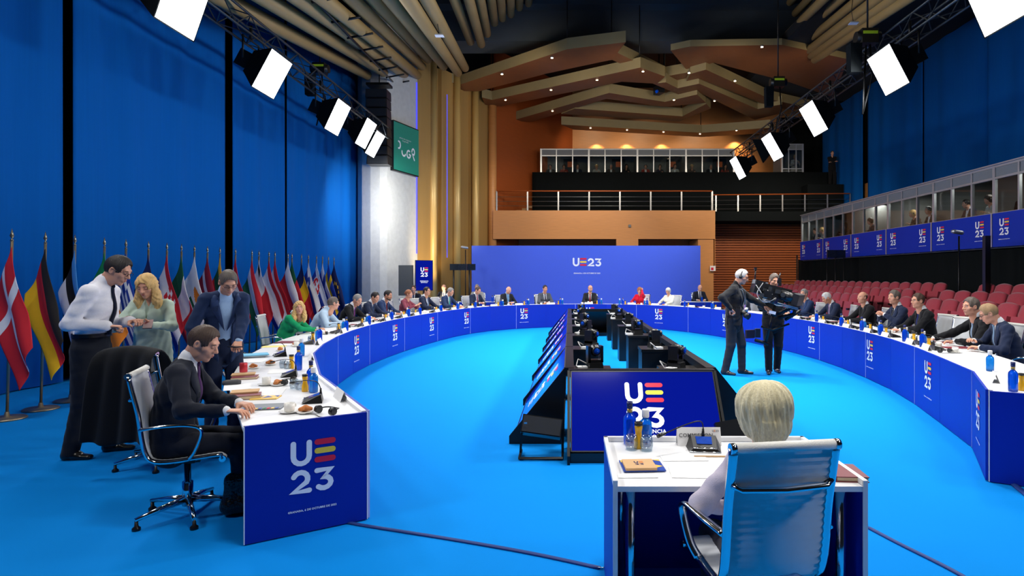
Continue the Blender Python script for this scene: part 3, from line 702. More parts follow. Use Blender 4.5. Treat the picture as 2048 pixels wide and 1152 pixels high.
# ================================================================ CENTRAL MONITOR BLOCK
scr = M('screen_blue', (2, 6, 50), .1, spec=.12, emit=1, noise=.03, emis_rgb=(4, 20, 140))
scr_logo = [M('screen_white', (235, 240, 245), .3, emit=.5), M('screen_red', (215, 20, 55), .3, emit=.5), M('screen_yellow', (225, 220, 60), .3, emit=.5)]
LMS = logo_mesh('stack').mesh('emblem', scr_logo)
PRE = text_mesh('PRESIDENCIA\nESPAÑOLA', .16, scr_logo[0], bold=.003)
def monitor(label, loc, rotz, W=1.44, H=.83, logo=True, group='floor monitors of the central block'):
    """tilted floor monitor; local: screen faces -Y, lower edge forward, top edge at y=0"""
    t = thing('floor_monitor', label, 'monitor', loc, rotz, group)
    top = Vector((0, 0, .765)); bot = Vector((0, -.5, .1)); up = (top - bot).normalized(); n = Vector((1, 0, 0)).cross(up).normalized()
    m = Matrix(((1, up.x, n.x, (top.x + bot.x) / 2), (0, up.y, n.y, (top.y + bot.y) / 2), (0, up.z, n.z, (top.z + bot.z) / 2), (0, 0, 0, 1)))
    def xo(name, mb, mt): mb.xf(m); return obj(name, mb, mt, t)
    xo('case', MB().b2((-W / 2, -H / 2, -.06), (W / 2, H / 2, -.006)), blackp); s = xo('screen', MB().b2((-W / 2 + .012, -H / 2 + .012, -.006), (W / 2 - .012, H / 2 - .012, 0)), scr)
    bz = MB()
    for a, b in (((-W / 2, -H / 2), (W / 2, -H / 2 + .012)), ((-W / 2, H / 2 - .012), (W / 2, H / 2)), ((-W / 2, -H / 2), (-W / 2 + .012, H / 2)), ((W / 2 - .012, -H / 2), (W / 2, H / 2))): bz.b2((a[0], a[1], -.006), (b[0], b[1], .004))
    xo('bezel', bz, blackp)
    if logo:
        place_m('emblem', LMS, t, m @ Matrix.Translation((0.0, .05, .003)), .36)
        place_m('lettering', PRE, t, m @ Matrix.Translation((0.02, -.245, .003)), .33)
    # wedge side plates and top cap
    for sx in (-1, 1):
        sp = MB(); x0, x1 = sx * (W / 2 + .005), sx * (W / 2 + .03)
        sp.add([(x, y, z) for x in (x0, x1) for y, z in ((.0, 0), (-.56, 0), (-.56, .08), (0.0, .77))], [(0, 1, 2, 3), (4, 7, 6, 5), (0, 4, 5, 1), (1, 5, 6, 2), (2, 6, 7, 3), (3, 7, 4, 0)])
        obj('side_plate', sp, blackm, t)
    obj('top_cap', MB().b2((-W / 2 - .02, .0, .70), (W / 2 + .02, .1, .775)), blackm, t)
    obj('plinth', MB().b2((-W / 2, -.5, 0), (W / 2, 0, .09)), blackp, t)
    return t
monitor('large blue floor monitor with emblem facing the single desk', (.715, 5.98, 0), 0, 1.42)
b_ = monitor('blank black back of the floor monitor at the far end of the central block', (.715, 17.1, 0), math.pi, 1.4)
for i in range(6):
    y = 6.1 + .93 + i * 1.86
    monitor('tilted floor monitor on the left side of the central block, %s from the front' % ORD[i], (-.06, y, 0), -math.pi / 2, 1.78, .86)
    monitor('tilted floor monitor on the right side of the central block, %s from the front' % ORD[i], (1.49, y, 0), math.pi / 2, 1.78, .86)
for sx, x0, x1, tx in ((-1, .05, .44, 'left'), (1, 1.0, 1.4, 'right')):
    for i in range(6):
        y = 6.35 + i * 1.9
        tag(obj('camera_pedestal', MB().b2((x0 - .01, y, 0), (x1, y + .42, .66)).b2((x0 - .02, y - .01, .66), (x1 + .01, y + .43, .70)), blackp), 'black box pedestal inside the central block, %s side, %s from the front' % (tx, ORD[i]), 'pedestal', 'camera pedestals')
        if i == 0 and sx == -1: pass
def mk_ptz():
    t = thing('ptz_camera', '', 'camera', (0, 0, 0), 0, 'robotic cameras on the pedestals')
    obj('base', MB().box((0, 0, .035), (.16, .16, .07), taper=.92).b2((-.09, -.05, .0), (-.2, .05, .03), 1), [blackp, white], t)
    obj('yoke', MB().prism([(-.085, -.05), (-.055, -.05), (-.055, .06), (-.085, .06)], .07, .25).prism([(.055, -.05), (.085, -.05), (.085, .06), (.055, .06)], .07, .25).b2((-.085, -.05, .07), (.085, .06, .1)), blackp, t)
    obj('head', MB().ball((0, 0, .2), .07, 14, 0, (.055, .085, .07)).tube([(0, -.06, .2), (0, -.1, .2)], .045, 14), blackp, t)
    obj('lens', MB().lathe([(.034, 0), (.03, .006), (.0, .008)], n=14).xf(Matrix.Translation((0, -.1, .2)) @ Matrix.Rotation(R(90), 4, 'X')), glass_b, t)
    obj('cable', MB().tube([(-.05, .08, .03), (-.16, .12, .09), (-.2, .05, .02), (-.14, -.02, .03)], .008, 6), M('grey_cable', (150, 150, 150), .5), t)
    return t
PTZ = Proto(mk_ptz)
for sx, x, tx in ((-1, .27, 'left'), (1, 1.16, 'right')):
    for i in range(6):
        y = 6.35 + i * 1.9 + .2
        PTZ.put((x + (i % 2) * .03, y, .70), [.2, 1.0, -.6, .7, -.9, .3][i] + (0 if sx < 0 else .8), 'black robotic camera on a pedestal, %s side, %s from the front' % (tx, ORD[i]))
t = thing('wedge_speaker', 'black angled loudspeaker on a low bracket at the left front of the monitors', 'speaker', (-.27, 5.72, 0), 0)
mb = MB().box((0, 0, 0), (.38, .17, .17)).box((0, -.088, 0), (.36, .01, .15), 1); mb.xf(Matrix.Translation((0, 0, .27)) @ Matrix.Rotation(R(8), 4, 'Y') @ Matrix.Rotation(R(-24), 4, 'X')); obj('cabinet', mb, [blackp, MC['grille']], t)
obj('bracket', MB().tube([(-.19, 0, .25), (-.2, -.02, .03), (-.2, -.16, .02), (.2, -.16, .02), (.2, -.02, .03), (.2, 0, .25)], .015, 4).tube([(-.2, .1, .02), (-.2, -.16, .02)], .015, 4).tube([(.2, .1, .02), (.2, -.16, .02)], .015, 4), blackm, t)
obj('badge', MB().b2((-.16, -.12, .33), (-.13, -.118, .345)), steel, t)
t = thing('wedge_speaker', 'second black floor loudspeaker half hidden behind the seated woman', 'speaker', (1.52, 5.6, 0), 0)
mb = MB().box((0, 0, 0), (.32, .17, .17)); mb.xf(Matrix.Translation((0, 0, .27)) @ Matrix.Rotation(R(-10), 4, 'Y') @ Matrix.Rotation(R(-24), 4, 'X')); obj('cabinet', mb, blackp, t)
obj('bracket', MB().tube([(-.16, 0, .25), (-.17, -.02, .02), (-.17, -.14, .02), (.17, -.14, .02), (.17, -.02, .02), (.17, 0, .25)], .012, 4), blackm, t)

# ================================================================ RED SEATS on a stepped stand
riser = MB()
for x, z in ((7.25, .25), (8.15, .4), (9.05, .55)): riser.b2((x, 8, 0), (10.3 if x > 9 else x + .9, 25.6, z))
struct('seating_risers', riser, blackcloth)
def mk_seat():
    t = thing('auditorium_seat', '', 'seat', (0, 0, 0), 0, 'red upholstered seats on the stand')
    prof = [(-.02, .40), (.0, .6), (.03, .8), (.07, .96)]
    b = MB(); V = []; nseg = 6
    hw = [.2, .235, .24, .225]
    for (y, z), h in zip(prof, hw):
        for sgn in (-1, 1):
            for k in range(nseg + 1): f = k / nseg * 2 - 1; V.append((f * h, y + (.055 if sgn > 0 else -.055) * (1 - .35 * f * f) , z - (.03 * f * f if z > .9 else 0)))
    m_ = (nseg + 1) * 2; F = []
    for i in range(3):
        for k in range(nseg): F.append((i * m_ + k, i * m_ + k + 1, (i + 1) * m_ + k + 1, (i + 1) * m_ + k)); F.append((i * m_ + nseg + 1 + k + 1, i * m_ + nseg + 1 + k, (i + 1) * m_ + nseg + 1 + k, (i + 1) * m_ + nseg + 1 + k + 1))
        F.append((i * m_ + nseg, i * m_ + 2 * nseg + 1, (i + 1) * m_ + 2 * nseg + 1, (i + 1) * m_ + nseg)); F.append((i * m_ + nseg + 1, i * m_, (i + 1) * m_, (i + 1) * m_ + nseg + 1))
    o3 = 3 * m_; q = len(V)
    for k in range(nseg + 1): f = k / nseg * 2 - 1; V.append((f * .2, .075, .995 - .03 * f * f))
    for k in range(nseg): F.append((o3 + k, o3 + k + 1, q + k + 1, q + k)); F.append((q + k, q + k + 1, o3 + nseg + 1 + k + 1, o3 + nseg + 1 + k))
    F.append((o3 + nseg, o3 + 2 * nseg + 1, q + nseg)); F.append((o3 + nseg + 1, o3, q))
    b.add(V, F, 0, True); obj('backrest', b, red_seat, t)
    s = MB().box((0, -.12, .55), (.44, .12, .42), rot=Matrix.Rotation(R(-12), 3, 'X')); obj('seat_cushion', s, red_seat, t)
    for sx in (-1, 1): obj('armrest', MB().b2((sx * .25 - .022, -.3, .55), (sx * .25 + .022, .02, .6)).b2((sx * .25 - .018, -.06, .0), (sx * .25 + .018, .03, .56)), blackp, t)
    return t
SEAT = Proto(mk_seat)
for ri, (x, zf, tx) in enumerate(((9.5, .55, 'back'), (8.6, .4, 'middle'), (7.7, .25, 'front'))):
    k = 0
    for i in range(19):
        y = 25.2 - ri * .12 - i * .54
        if y < 15.3: break
        SEAT.put((x, y, zf), -math.pi / 2, 'red auditorium seat, %s row, %s from the slatted wall' % (tx, ORD[k])); k += 1
    for i in range(9 - 0):
        y = 13.75 - i * .54 + (.1 if ri == 2 else 0)
        if y < 1200 * x / (2075 - 1140): break
        SEAT.put((x, y, zf), -math.pi / 2, 'red auditorium seat, %s row, near block, %s after the aisle' % (tx, ORD[i]))
# ================================================================ PEOPLE: implicit-surface bodies
def V3(*a): return np.array(a, dtype=np.float32)
def nrm(v): v = np.asarray(v, dtype=np.float32); return v / (np.linalg.norm(v) + 1e-9)
def cap(a, b, ra, rb=None, side=(1, 0, 0), sub=False, k=None, cw=None):
    """tapered capsule, elliptical section; ra, rb = radius or (across side, other)"""
    a, b = V3(*a), V3(*b); rb = ra if rb is None else rb
    ra = (ra, ra) if not isinstance(ra, tuple) else ra; rb = (rb, rb) if not isinstance(rb, tuple) else rb
    d = b - a; L = float(np.linalg.norm(d)); ax = d / L if L > 1e-6 else V3(0, 0, 1)
    u = np.asarray(side, dtype=np.float32); u = u - ax * float(u @ ax)
    if np.linalg.norm(u) < 1e-3: u = np.cross(ax, V3(0, 1, 0)) if abs(ax[1]) < .9 else np.cross(ax, V3(1, 0, 0))
    u = nrm(u); v = np.cross(ax, u)
    return dict(a=a, L=L, M=np.stack([u, v, ax]), ra=ra, rb=rb, sub=sub, k=k, cw=cw)
def ell(c, r, sub=False, k=None, rot=None):
    M = np.eye(3, dtype=np.float32) if rot is None else np.asarray(rot, dtype=np.float32).T
    return dict(a=V3(*c), L=0.0, M=M, ra=(r[0], r[1]), rb=(r[0], r[1]), sub=sub, k=k, cw=r[2])
def grow(p, g):
    q = dict(p); q['ra'] = tuple(x + g for x in p['ra']); q['rb'] = tuple(x + g for x in p['rb'])
    if p['cw']: q['cw'] = p['cw'] + g
    return q
def evp(P, p):
    q = (P - p['a']) @ p['M'].T; L = p['L']
    if L > 1e-6: t = np.clip(q[:, 2] / L, 0, 1)
    else: t = np.zeros(len(q), np.float32)
    rx = p['ra'][0] + (p['rb'][0] - p['ra'][0]) * t; ry = p['ra'][1] + (p['rb'][1] - p['ra'][1]) * t
    w = q[:, 2] - t * L; rw = p['cw'] if p['cw'] else (rx + ry) / 2
    a, b, c = q[:, 0] / rx, q[:, 1] / ry, w / rw
    k0 = np.sqrt(a * a + b * b + c * c); k1 = np.sqrt((a / rx) ** 2 + (b / ry) ** 2 + (c / rw) ** 2)
    return np.where(k1 > 1e-6, k0 * (k0 - 1) / (k1 + 1e-9), -np.minimum(rx, ry)).astype(np.float32)
def bounds_of(p, m):
    b = p['a'] + p['M'][2] * p['L']; r = max(max(p['ra']), max(p['rb']), p['cw'] or 0) + m
    return np.minimum(p['a'], b) - r, np.maximum(p['a'], b) + r
def sdf_points(P, prims, k=.03):
    f = np.full(len(P), 9, np.float32)
    for p in prims:
        d = evp(P, p)
        if p['sub']: f = np.maximum(f, -d)
        else:
            kk = p['k'] or k; h = np.maximum(kk - np.abs(f - d), 0) / kk; f = np.minimum(f, d) - h * h * kk * .25
    return f
def snet(prims, h, k=.03, post=None, planes=()):
    """surface nets over the smooth union; returns verts (n,3), quads (m,4)"""
    mg = 2 * h + (.012 if post is not None else .0); mn = np.min([bounds_of(p, mg)[0] for p in prims if not p['sub']], axis=0); mx = np.max([bounds_of(p, mg)[1] for p in prims if not p['sub']], axis=0)
    n = np.ceil((mx - mn) / h).astype(int) + 1
    f = np.full(n, .08, np.float32); AX = [mn[i] + h * np.arange(n[i], dtype=np.float32) for i in range(3)]
    for p in prims:
        kk = p['k'] or k; lo, hi = bounds_of(p, kk + 2 * h)
        i0 = np.clip(((lo - mn) / h).astype(int), 0, n - 1); i1 = np.clip(((hi - mn) / h).astype(int) + 2, 1, n)
        if (i1 <= i0).any(): continue
        sl_ = tuple(slice(i0[j], i1[j]) for j in range(3))
        G = np.meshgrid(*[AX[j][i0[j]:i1[j]] for j in range(3)], indexing='ij'); sh = G[0].shape
        d = evp(np.stack([g.ravel() for g in G], 1), p).reshape(sh); c = f[sl_]
        if p['sub']: f[sl_] = np.maximum(c, -d)
        else: hh = np.maximum(kk - np.abs(c - d), 0) / kk; f[sl_] = np.minimum(c, d) - hh * hh * kk * .25
    if post is not None or planes:
        G = np.meshgrid(*AX, indexing='ij')
        if post is not None: f = post(f, *G)
        for (nx, ny, nz, d0) in planes: f = np.maximum(f, nx * G[0] + ny * G[1] + nz * G[2] - d0)
    f[0] = f[-1] = .08; f[:, 0] = f[:, -1] = .08; f[:, :, 0] = f[:, :, -1] = .08
    f = f.astype(np.float32); s = f < 0
    c = np.zeros(tuple(n - 1), np.int8)
    C8 = [(i, j, l) for i in (0, 1) for j in (0, 1) for l in (0, 1)]
    for i, j, l in C8: c += s[i:n[0] - 1 + i, j:n[1] - 1 + j, l:n[2] - 1 + l]
    act = (c > 0) & (c < 8); I = np.argwhere(act)
    if len(I) == 0: return np.zeros((0, 3), np.float32), np.zeros((0, 4), np.int64)
    idx = np.full(act.shape, -1, np.int64); idx[tuple(I.T)] = np.arange(len(I))
    F8 = {cc: f[I[:, 0] + cc[0], I[:, 1] + cc[1], I[:, 2] + cc[2]] for cc in C8}
    acc = np.zeros((len(I), 3), np.float32); cnt = np.zeros(len(I), np.float32)
    for ca in C8:
        for ax in range(3):
            if ca[ax]: continue
            cb = list(ca); cb[ax] = 1; cb = tuple(cb); fa, fb = F8[ca], F8[cb]; m = (fa < 0) != (fb < 0)
            t = np.where(m, fa / (fa - fb + 1e-12), 0); pos = np.array(ca, np.float32)[None].repeat(len(I), 0); pos[:, ax] += t
            acc += pos * m[:, None]; cnt += m
    Vt = (I + acc / cnt[:, None]) * h + mn
    Q = []
    for ax in range(3):
        o1, o2 = (ax + 1) % 3, (ax + 2) % 3
        A = [slice(1, n[j] - 1) for j in range(3)]; A[ax] = slice(0, n[ax] - 1); B = list(A); B[ax] = slice(1, n[ax])
        sa, sb = s[tuple(A)], s[tuple(B)]
        for sgn in (0, 1):
            E = np.argwhere(sa & ~sb if sgn == 0 else ~sa & sb)
            if len(E) == 0: continue
            for j in range(3):
                if j != ax: E[:, j] += 1
            def cell(d1, d2): e = E.copy(); e[:, o1] -= d1; e[:, o2] -= d2; return idx[e[:, 0], e[:, 1], e[:, 2]]
            q = np.stack([cell(1, 1), cell(0, 1), cell(0, 0), cell(1, 0)], 1)
            Q.append(q if sgn == 0 else q[:, ::-1])
    return Vt.astype(np.float32), np.concatenate(Q)
def np_mesh(name, chunks, mats):
    """chunks: (verts, quads, material index)"""
    vs_, qs_, ms_, o = [], [], [], 0
    for v, q, m in chunks: vs_.append(v); qs_.append(q + o); ms_.append(np.full(len(q), m, np.int32)); o += len(v)
    v = np.concatenate(vs_); q = np.concatenate(qs_); me = bpy.data.meshes.new(name)
    me.vertices.add(len(v)); me.vertices.foreach_set('co', v.astype(np.float32).ravel())
    me.loops.add(len(q) * 4); me.loops.foreach_set('vertex_index', q.astype(np.int32).ravel())
    me.polygons.add(len(q)); me.polygons.foreach_set('loop_start', np.arange(0, len(q) * 4, 4, dtype=np.int32))
    try: me.polygons.foreach_set('loop_total', np.full(len(q), 4, np.int32))
    except Exception: pass
    for m in mats: me.materials.append(m)
    me.polygons.foreach_set('material_index', np.concatenate(ms_)); me.polygons.foreach_set('use_smooth', np.ones(len(q), bool))
    me.update(calc_edges=True); return me
def mb_chunk(mb, m):
    q = np.array([f if len(f) == 4 else (f[0], f[1], f[2], f[2]) for f in mb.f if len(f) in (3, 4)]); return np.array(mb.v, np.float32), q, m

HEADC = {}
def head_chunks(h, sex, eyes):
    key = (h, sex, eyes)
    if key in HEADC: return HEADC[key]
    f_ = .94 if sex == 'f' else 1.0
    P = [ell((0, -.012, .022), (.075 * f_, .094, .092)), ell((0, .022, -.028), (.062 * f_, .070, .086)), cap((-.035 * f_, .02, -.078), (0, .062, -.098), .024 * f_, .018), cap((.035 * f_, .02, -.078), (0, .062, -.098), .024 * f_, .018),
         cap((-.03, .078, .026), (.03, .078, .026), .012 if sex == 'm' else .009), ell((.042 * f_, .052, -.022), (.024, .024, .022)), ell((-.042 * f_, .052, -.022), (.024, .024, .022)),
         cap((0, .084, .014), (0, .108, -.026), .008, .0125, k=.012), ell((.012, .096, -.031), (.009, .011, .008), k=.008), ell((-.012, .096, -.031), (.009, .011, .008), k=.008), ell((0, .078, -.062), (.026, .018, .018), k=.015)]
    for sx in (-1, 1): P.append(ell((sx * .031, .096, .006), (.015, .014, .011), sub=True))
    for sx in (-1, 1): P.append(ell((sx * .077 * f_, -.006, -.006), (.011, .019, .032), k=.008)); P.append(ell((sx * .086 * f_, .0, -.002), (.007, .010, .018), sub=True))
    P.append(cap((0, -.02, -.07), (0, -.052, -.19), (.054 * f_, .058), (.058 * f_, .06), k=.03))
    v, q = snet(P, h, .02); out = [(v, q, 0)]
    if h < .013:
        e = MB()
        for sx in (-1, 1): e.ball((sx * .031, .0745, .006), .0128, 12)
        out.append(mb_chunk(e, 1 if eyes == 'open' else 0)); ld = MB()
        for sx in (-1, 1): ld.ball((sx * .031, .0752, .0115), .0133, 12)
        out.append(mb_chunk(ld, 0))
        i_ = MB()
        for sx in (-1, 1):
            if eyes == 'open': i_.ball((sx * .031, .0828, .0035), .0058, 8)
            else: i_.tube([(sx * (.031 - .014), .083, -.001), (sx * .031, .0895, -.004), (sx * (.031 + .014), .081, -.001)], .0016, 5)
            i_.tube([(sx * .014, .091, .0245), (sx * .031, .0925, .029), (sx * .048, .081, .024)], [.0028, .0034, .002], 5)
        out.append(mb_chunk(i_, 2))
        l = MB(); l.tube([(-.023, .083, -.062), (-.009, .0955, -.0585), (.0, .0965, -.0605), (.009, .0955, -.0585), (.023, .083, -.062)], [.002, .0042, .0036, .0042, .002], 6); l.tube([(-.019, .084, -.065), (0, .0955, -.068), (.019, .084, -.065)], [.002, .005, .002], 6)
        out.append(mb_chunk(l, 3))
    HEADC[key] = out; return out
HANDC = {}
def hand_chunk(h, pose):
    if (h, pose) in HANDC: return HANDC[(h, pose)]
    c = {'flat': .12, 'relax': .42, 'grip': .95, 'point': .5}[pose]
    P = [cap((0, -.05, 0), (0, .0, 0), (.026, .021), (.028, .018)), cap((0, .012, 0), (0, .082, .002), (.030, .015), (.040, .013)), cap((-.024, .02, -.006), (-.03, .05, -.008), .015, .013)]
    for i, (x, Lf) in enumerate(((-.030, .070), (-.010, .079), (.010, .074), (.029, .057))):
        p = V3(x, .086 - abs(i - 1.2) * .004, .001); a = .05; sp = (i - 1.5) * .05
        cc = c * (1 + .12 * i); cc = .1 if pose == 'point' and i == 0 else cc
        for sg, fr in enumerate((.45, .30, .25)):
            a += cc * (.55 if sg == 0 else 1.0); L_ = Lf * fr; q = p + V3(math.sin(sp), math.cos(a), -math.sin(a)) * L_
            P.append(cap(p, q, .0088 - .0008 * sg, .0082 - .0009 * sg, k=.006)); p = q
    t0 = V3(-.034, .03, -.006); t1 = t0 + V3(-.024, .030, -.012 - .012 * c); t2 = t1 + V3(-.006 + .012 * c, .026, -.01 - .01 * c); P += [cap(t0, t1, .0125, .0105, k=.01), cap(t1, t2, .0102, .0085, k=.006)]
    v, q = snet(P, h, .010); HANDC[(h, pose)] = (v, q); return v, q
HAIRC = {}
def hair_mesh(style, h):
    if (style, h) in HAIRC: return HAIRC[(style, h)]
    def ridg(am, fr=90, fz=8):
        def post(f, X, Y, Z):
            th = np.arctan2(X, -Y - .02); return f + am * (np.sin(th * fr * .22 + Z * fz + 2 * np.sin(Z * 25)) * .6 + np.sin(th * fr * .11 - Z * 30 + X * 20) * .6)
        return post
    pl = (); k = .02; post = None
    if style in ('short', 'crop', 'thin', 'side'):
        g = {'short': .008, 'crop': .006, 'thin': .005, 'side': .011}[style]
        P = [ell((0, -.014, .024), (.076 + g * .7, .096 + g, .092 + g)), ell((0, .0, .07), (.06, .075, .05 + g))]
        P += [ell((0, .125, .0), (.086, .095, .100), sub=True), ell((0, .03, -.085), (.12, .06, .085), sub=True)]
        for sx in (-1, 1): P.append(ell((sx * .085, .0, -.012), (.03, .024, .036), sub=True))
        P.append(cap((0, -.02, -.12), (0, -.06, -.25), .10, sub=True)); post = lambda f, X, Y, Z: f + .0016 * np.sin(np.arctan2(X, -Y - .02) * 34 + Z * 12 + 3 * np.sin(Z * 30)) + .0018 * np.sin(X * 95 + Y * 75 + Z * 20)
    elif style == 'rim':
        P = [ell((0, -.016, .012), (.081, .098, .07)), ell((0, .105, -.0), (.1, .12, .15), sub=True), ell((0, .0, .10), (.085, .11, .075), sub=True), cap((0, -.02, -.13), (0, -.06, -.25), .10, sub=True)]
    elif style == 'bob':      # full back-combed helmet of hair
        P = [ell((0, -.02, .022), (.116, .118, .112)), ell((0, -.035, -.035), (.108, .098, .085)), ell((.03, -.03, .045), (.080, .10, .088)), cap((0, -.075, -.09), (0, -.06, -.14), (.066, .035), (.05, .03)),
             ell((0, .125, -.06), (.07, .085, .10), sub=True)]
        def post(f, X, Y, Z):
            th = np.arctan2(X, -Y - .02); w_ = np.clip((Z + .12) / .2, 0, 1)
            rr_ = np.clip(np.hypot(X, Y + .02) / .09, 0, 1); a = (np.sin(th * 30 + 3 * np.sin(Z * 18)) * .0028 + np.sin(th * 13 - Z * 22 + 1.3) * .0028) * rr_ + np.sin(X * 30 + Z * 42) * .003 * (Z < -.02)
            part = .010 * np.exp(-((X - .012) ** 2) / .0010 - (Z - .02) ** 2 / .012) * (Y < 0)
            return f + a + part
    elif style == 'shortf':
        P = [ell((0, -.016, .026), (.092, .110, .106)), ell((0, -.03, -.03), (.088, .085, .075)), ell((0, .12, -.05), (.066, .085, .105), sub=True)]; post = ridg(.002)
    elif style == 'bun':
        P = [ell((0, -.016, .024), (.084, .104, .10)), ell((0, -.11, .02), (.036, .034, .036)), ell((0, .115, -.045), (.085, .085, .098), sub=True), ell((0, .02, -.10), (.12, .06, .085), sub=True), cap((0, -.02, -.13), (0, -.06, -.25), .10, sub=True)]
        for sx in (-1, 1): P.append(ell((sx * .085, .0, -.012), (.03, .02, .03), sub=True))
    else:                     # long hair over the shoulders
        P = [ell((0, -.014, .028), (.094, .110, .106)), cap((.070, -.01, .0), (.088, .02, -.17), (.034, .05), (.046, .055)), cap((-.070, -.01, .0), (-.088, .02, -.17), (.034, .05), (.046, .055)), cap((0, -.06, -.02), (0, -.07, -.2), (.08, .045), (.09, .04)),
             cap((.09, .03, -.16), (.075, .05, -.27), .042, .024), cap((-.09, .03, -.16), (-.08, .05, -.25), .042, .022), ell((0, .12, -.025), (.062, .085, .104), sub=True), cap((0, .09, -.1), (0, .10, -.3), .052, sub=True)]
        def post(f, X, Y, Z): return f + .003 * np.sin(X * 130 + 6 * np.sin(Z * 28)) + .003 * np.sin(Z * 45 + X * 30) + .0015 * np.sin(X * 260 + Z * 40)
        if style == 'long': pass
    v, q = snet(P, h, k, post=post); me = (v, q); HAIRC[(style, h)] = me; return me
def rotm(yaw=0, pitch=0, roll=0):
    return np.array((Matrix.Rotation(yaw, 3, 'Z') @ Matrix.Rotation(-pitch, 3, 'X') @ Matrix.Rotation(roll, 3, 'Y')), dtype=np.float32)
def ik(S, W, l1, l2, hint):
    d = W - S; D = float(np.linalg.norm(d)); D2 = min(D, (l1 + l2) * .995); u = d / (D + 1e-9); W2 = S + u * D2
    a = (l1 * l1 - l2 * l2 + D2 * D2) / (2 * D2); hh = math.sqrt(max(l1 * l1 - a * a, 0)); hv = np.asarray(hint, np.float32); hv = nrm(hv - u * float(hv @ u))
    return S + u * a + hv * hh, W2
def surf(P, o, d, k=.03, far=.4, inner=False):
    """outermost crossing of the smooth union along the ray o + t d, from outside in"""
    ts = np.linspace(far, 0, 90).astype(np.float32); X = o[None] + ts[:, None] * d[None]; f = sdf_points(X, P, k); i = np.argmax(f < 0)
    if f[i] >= 0: return o
    return o + d * float(ts[i])
SKINS = {'fair': (212, 154, 126), 'tan': (196, 136, 104), 'pink': (214, 146, 122), 'dark': (150, 100, 74)}
sclera = M('eye_white', (225, 225, 222), .3); lashm = M('lash_dark', (50, 36, 30), .7)
HC = {'grey': (136, 132, 128), 'white': (200, 198, 194), 'brown': (74, 54, 42), 'dark': (38, 32, 30), 'blonde': (216, 176, 112), 'sand': (158, 128, 92), 'silverblonde': (226, 208, 170), 'greybrown': (98, 88, 80), 'auburn': (150, 92, 60)}
def cloth(rgb, nm='fabric'): return M('%s_%d_%d_%d' % ((nm,) + rgb), rgb, .85, noise=.08, nscale=60, bump=.25, bscale=300, sheen=.08, spec=.15)
def hairm(c): return M('hair_' + c, HC[c], .5, noise=.45, nscale=26, bump=.35, bscale=60, stretch=(7, 7, .6), spec=.4)
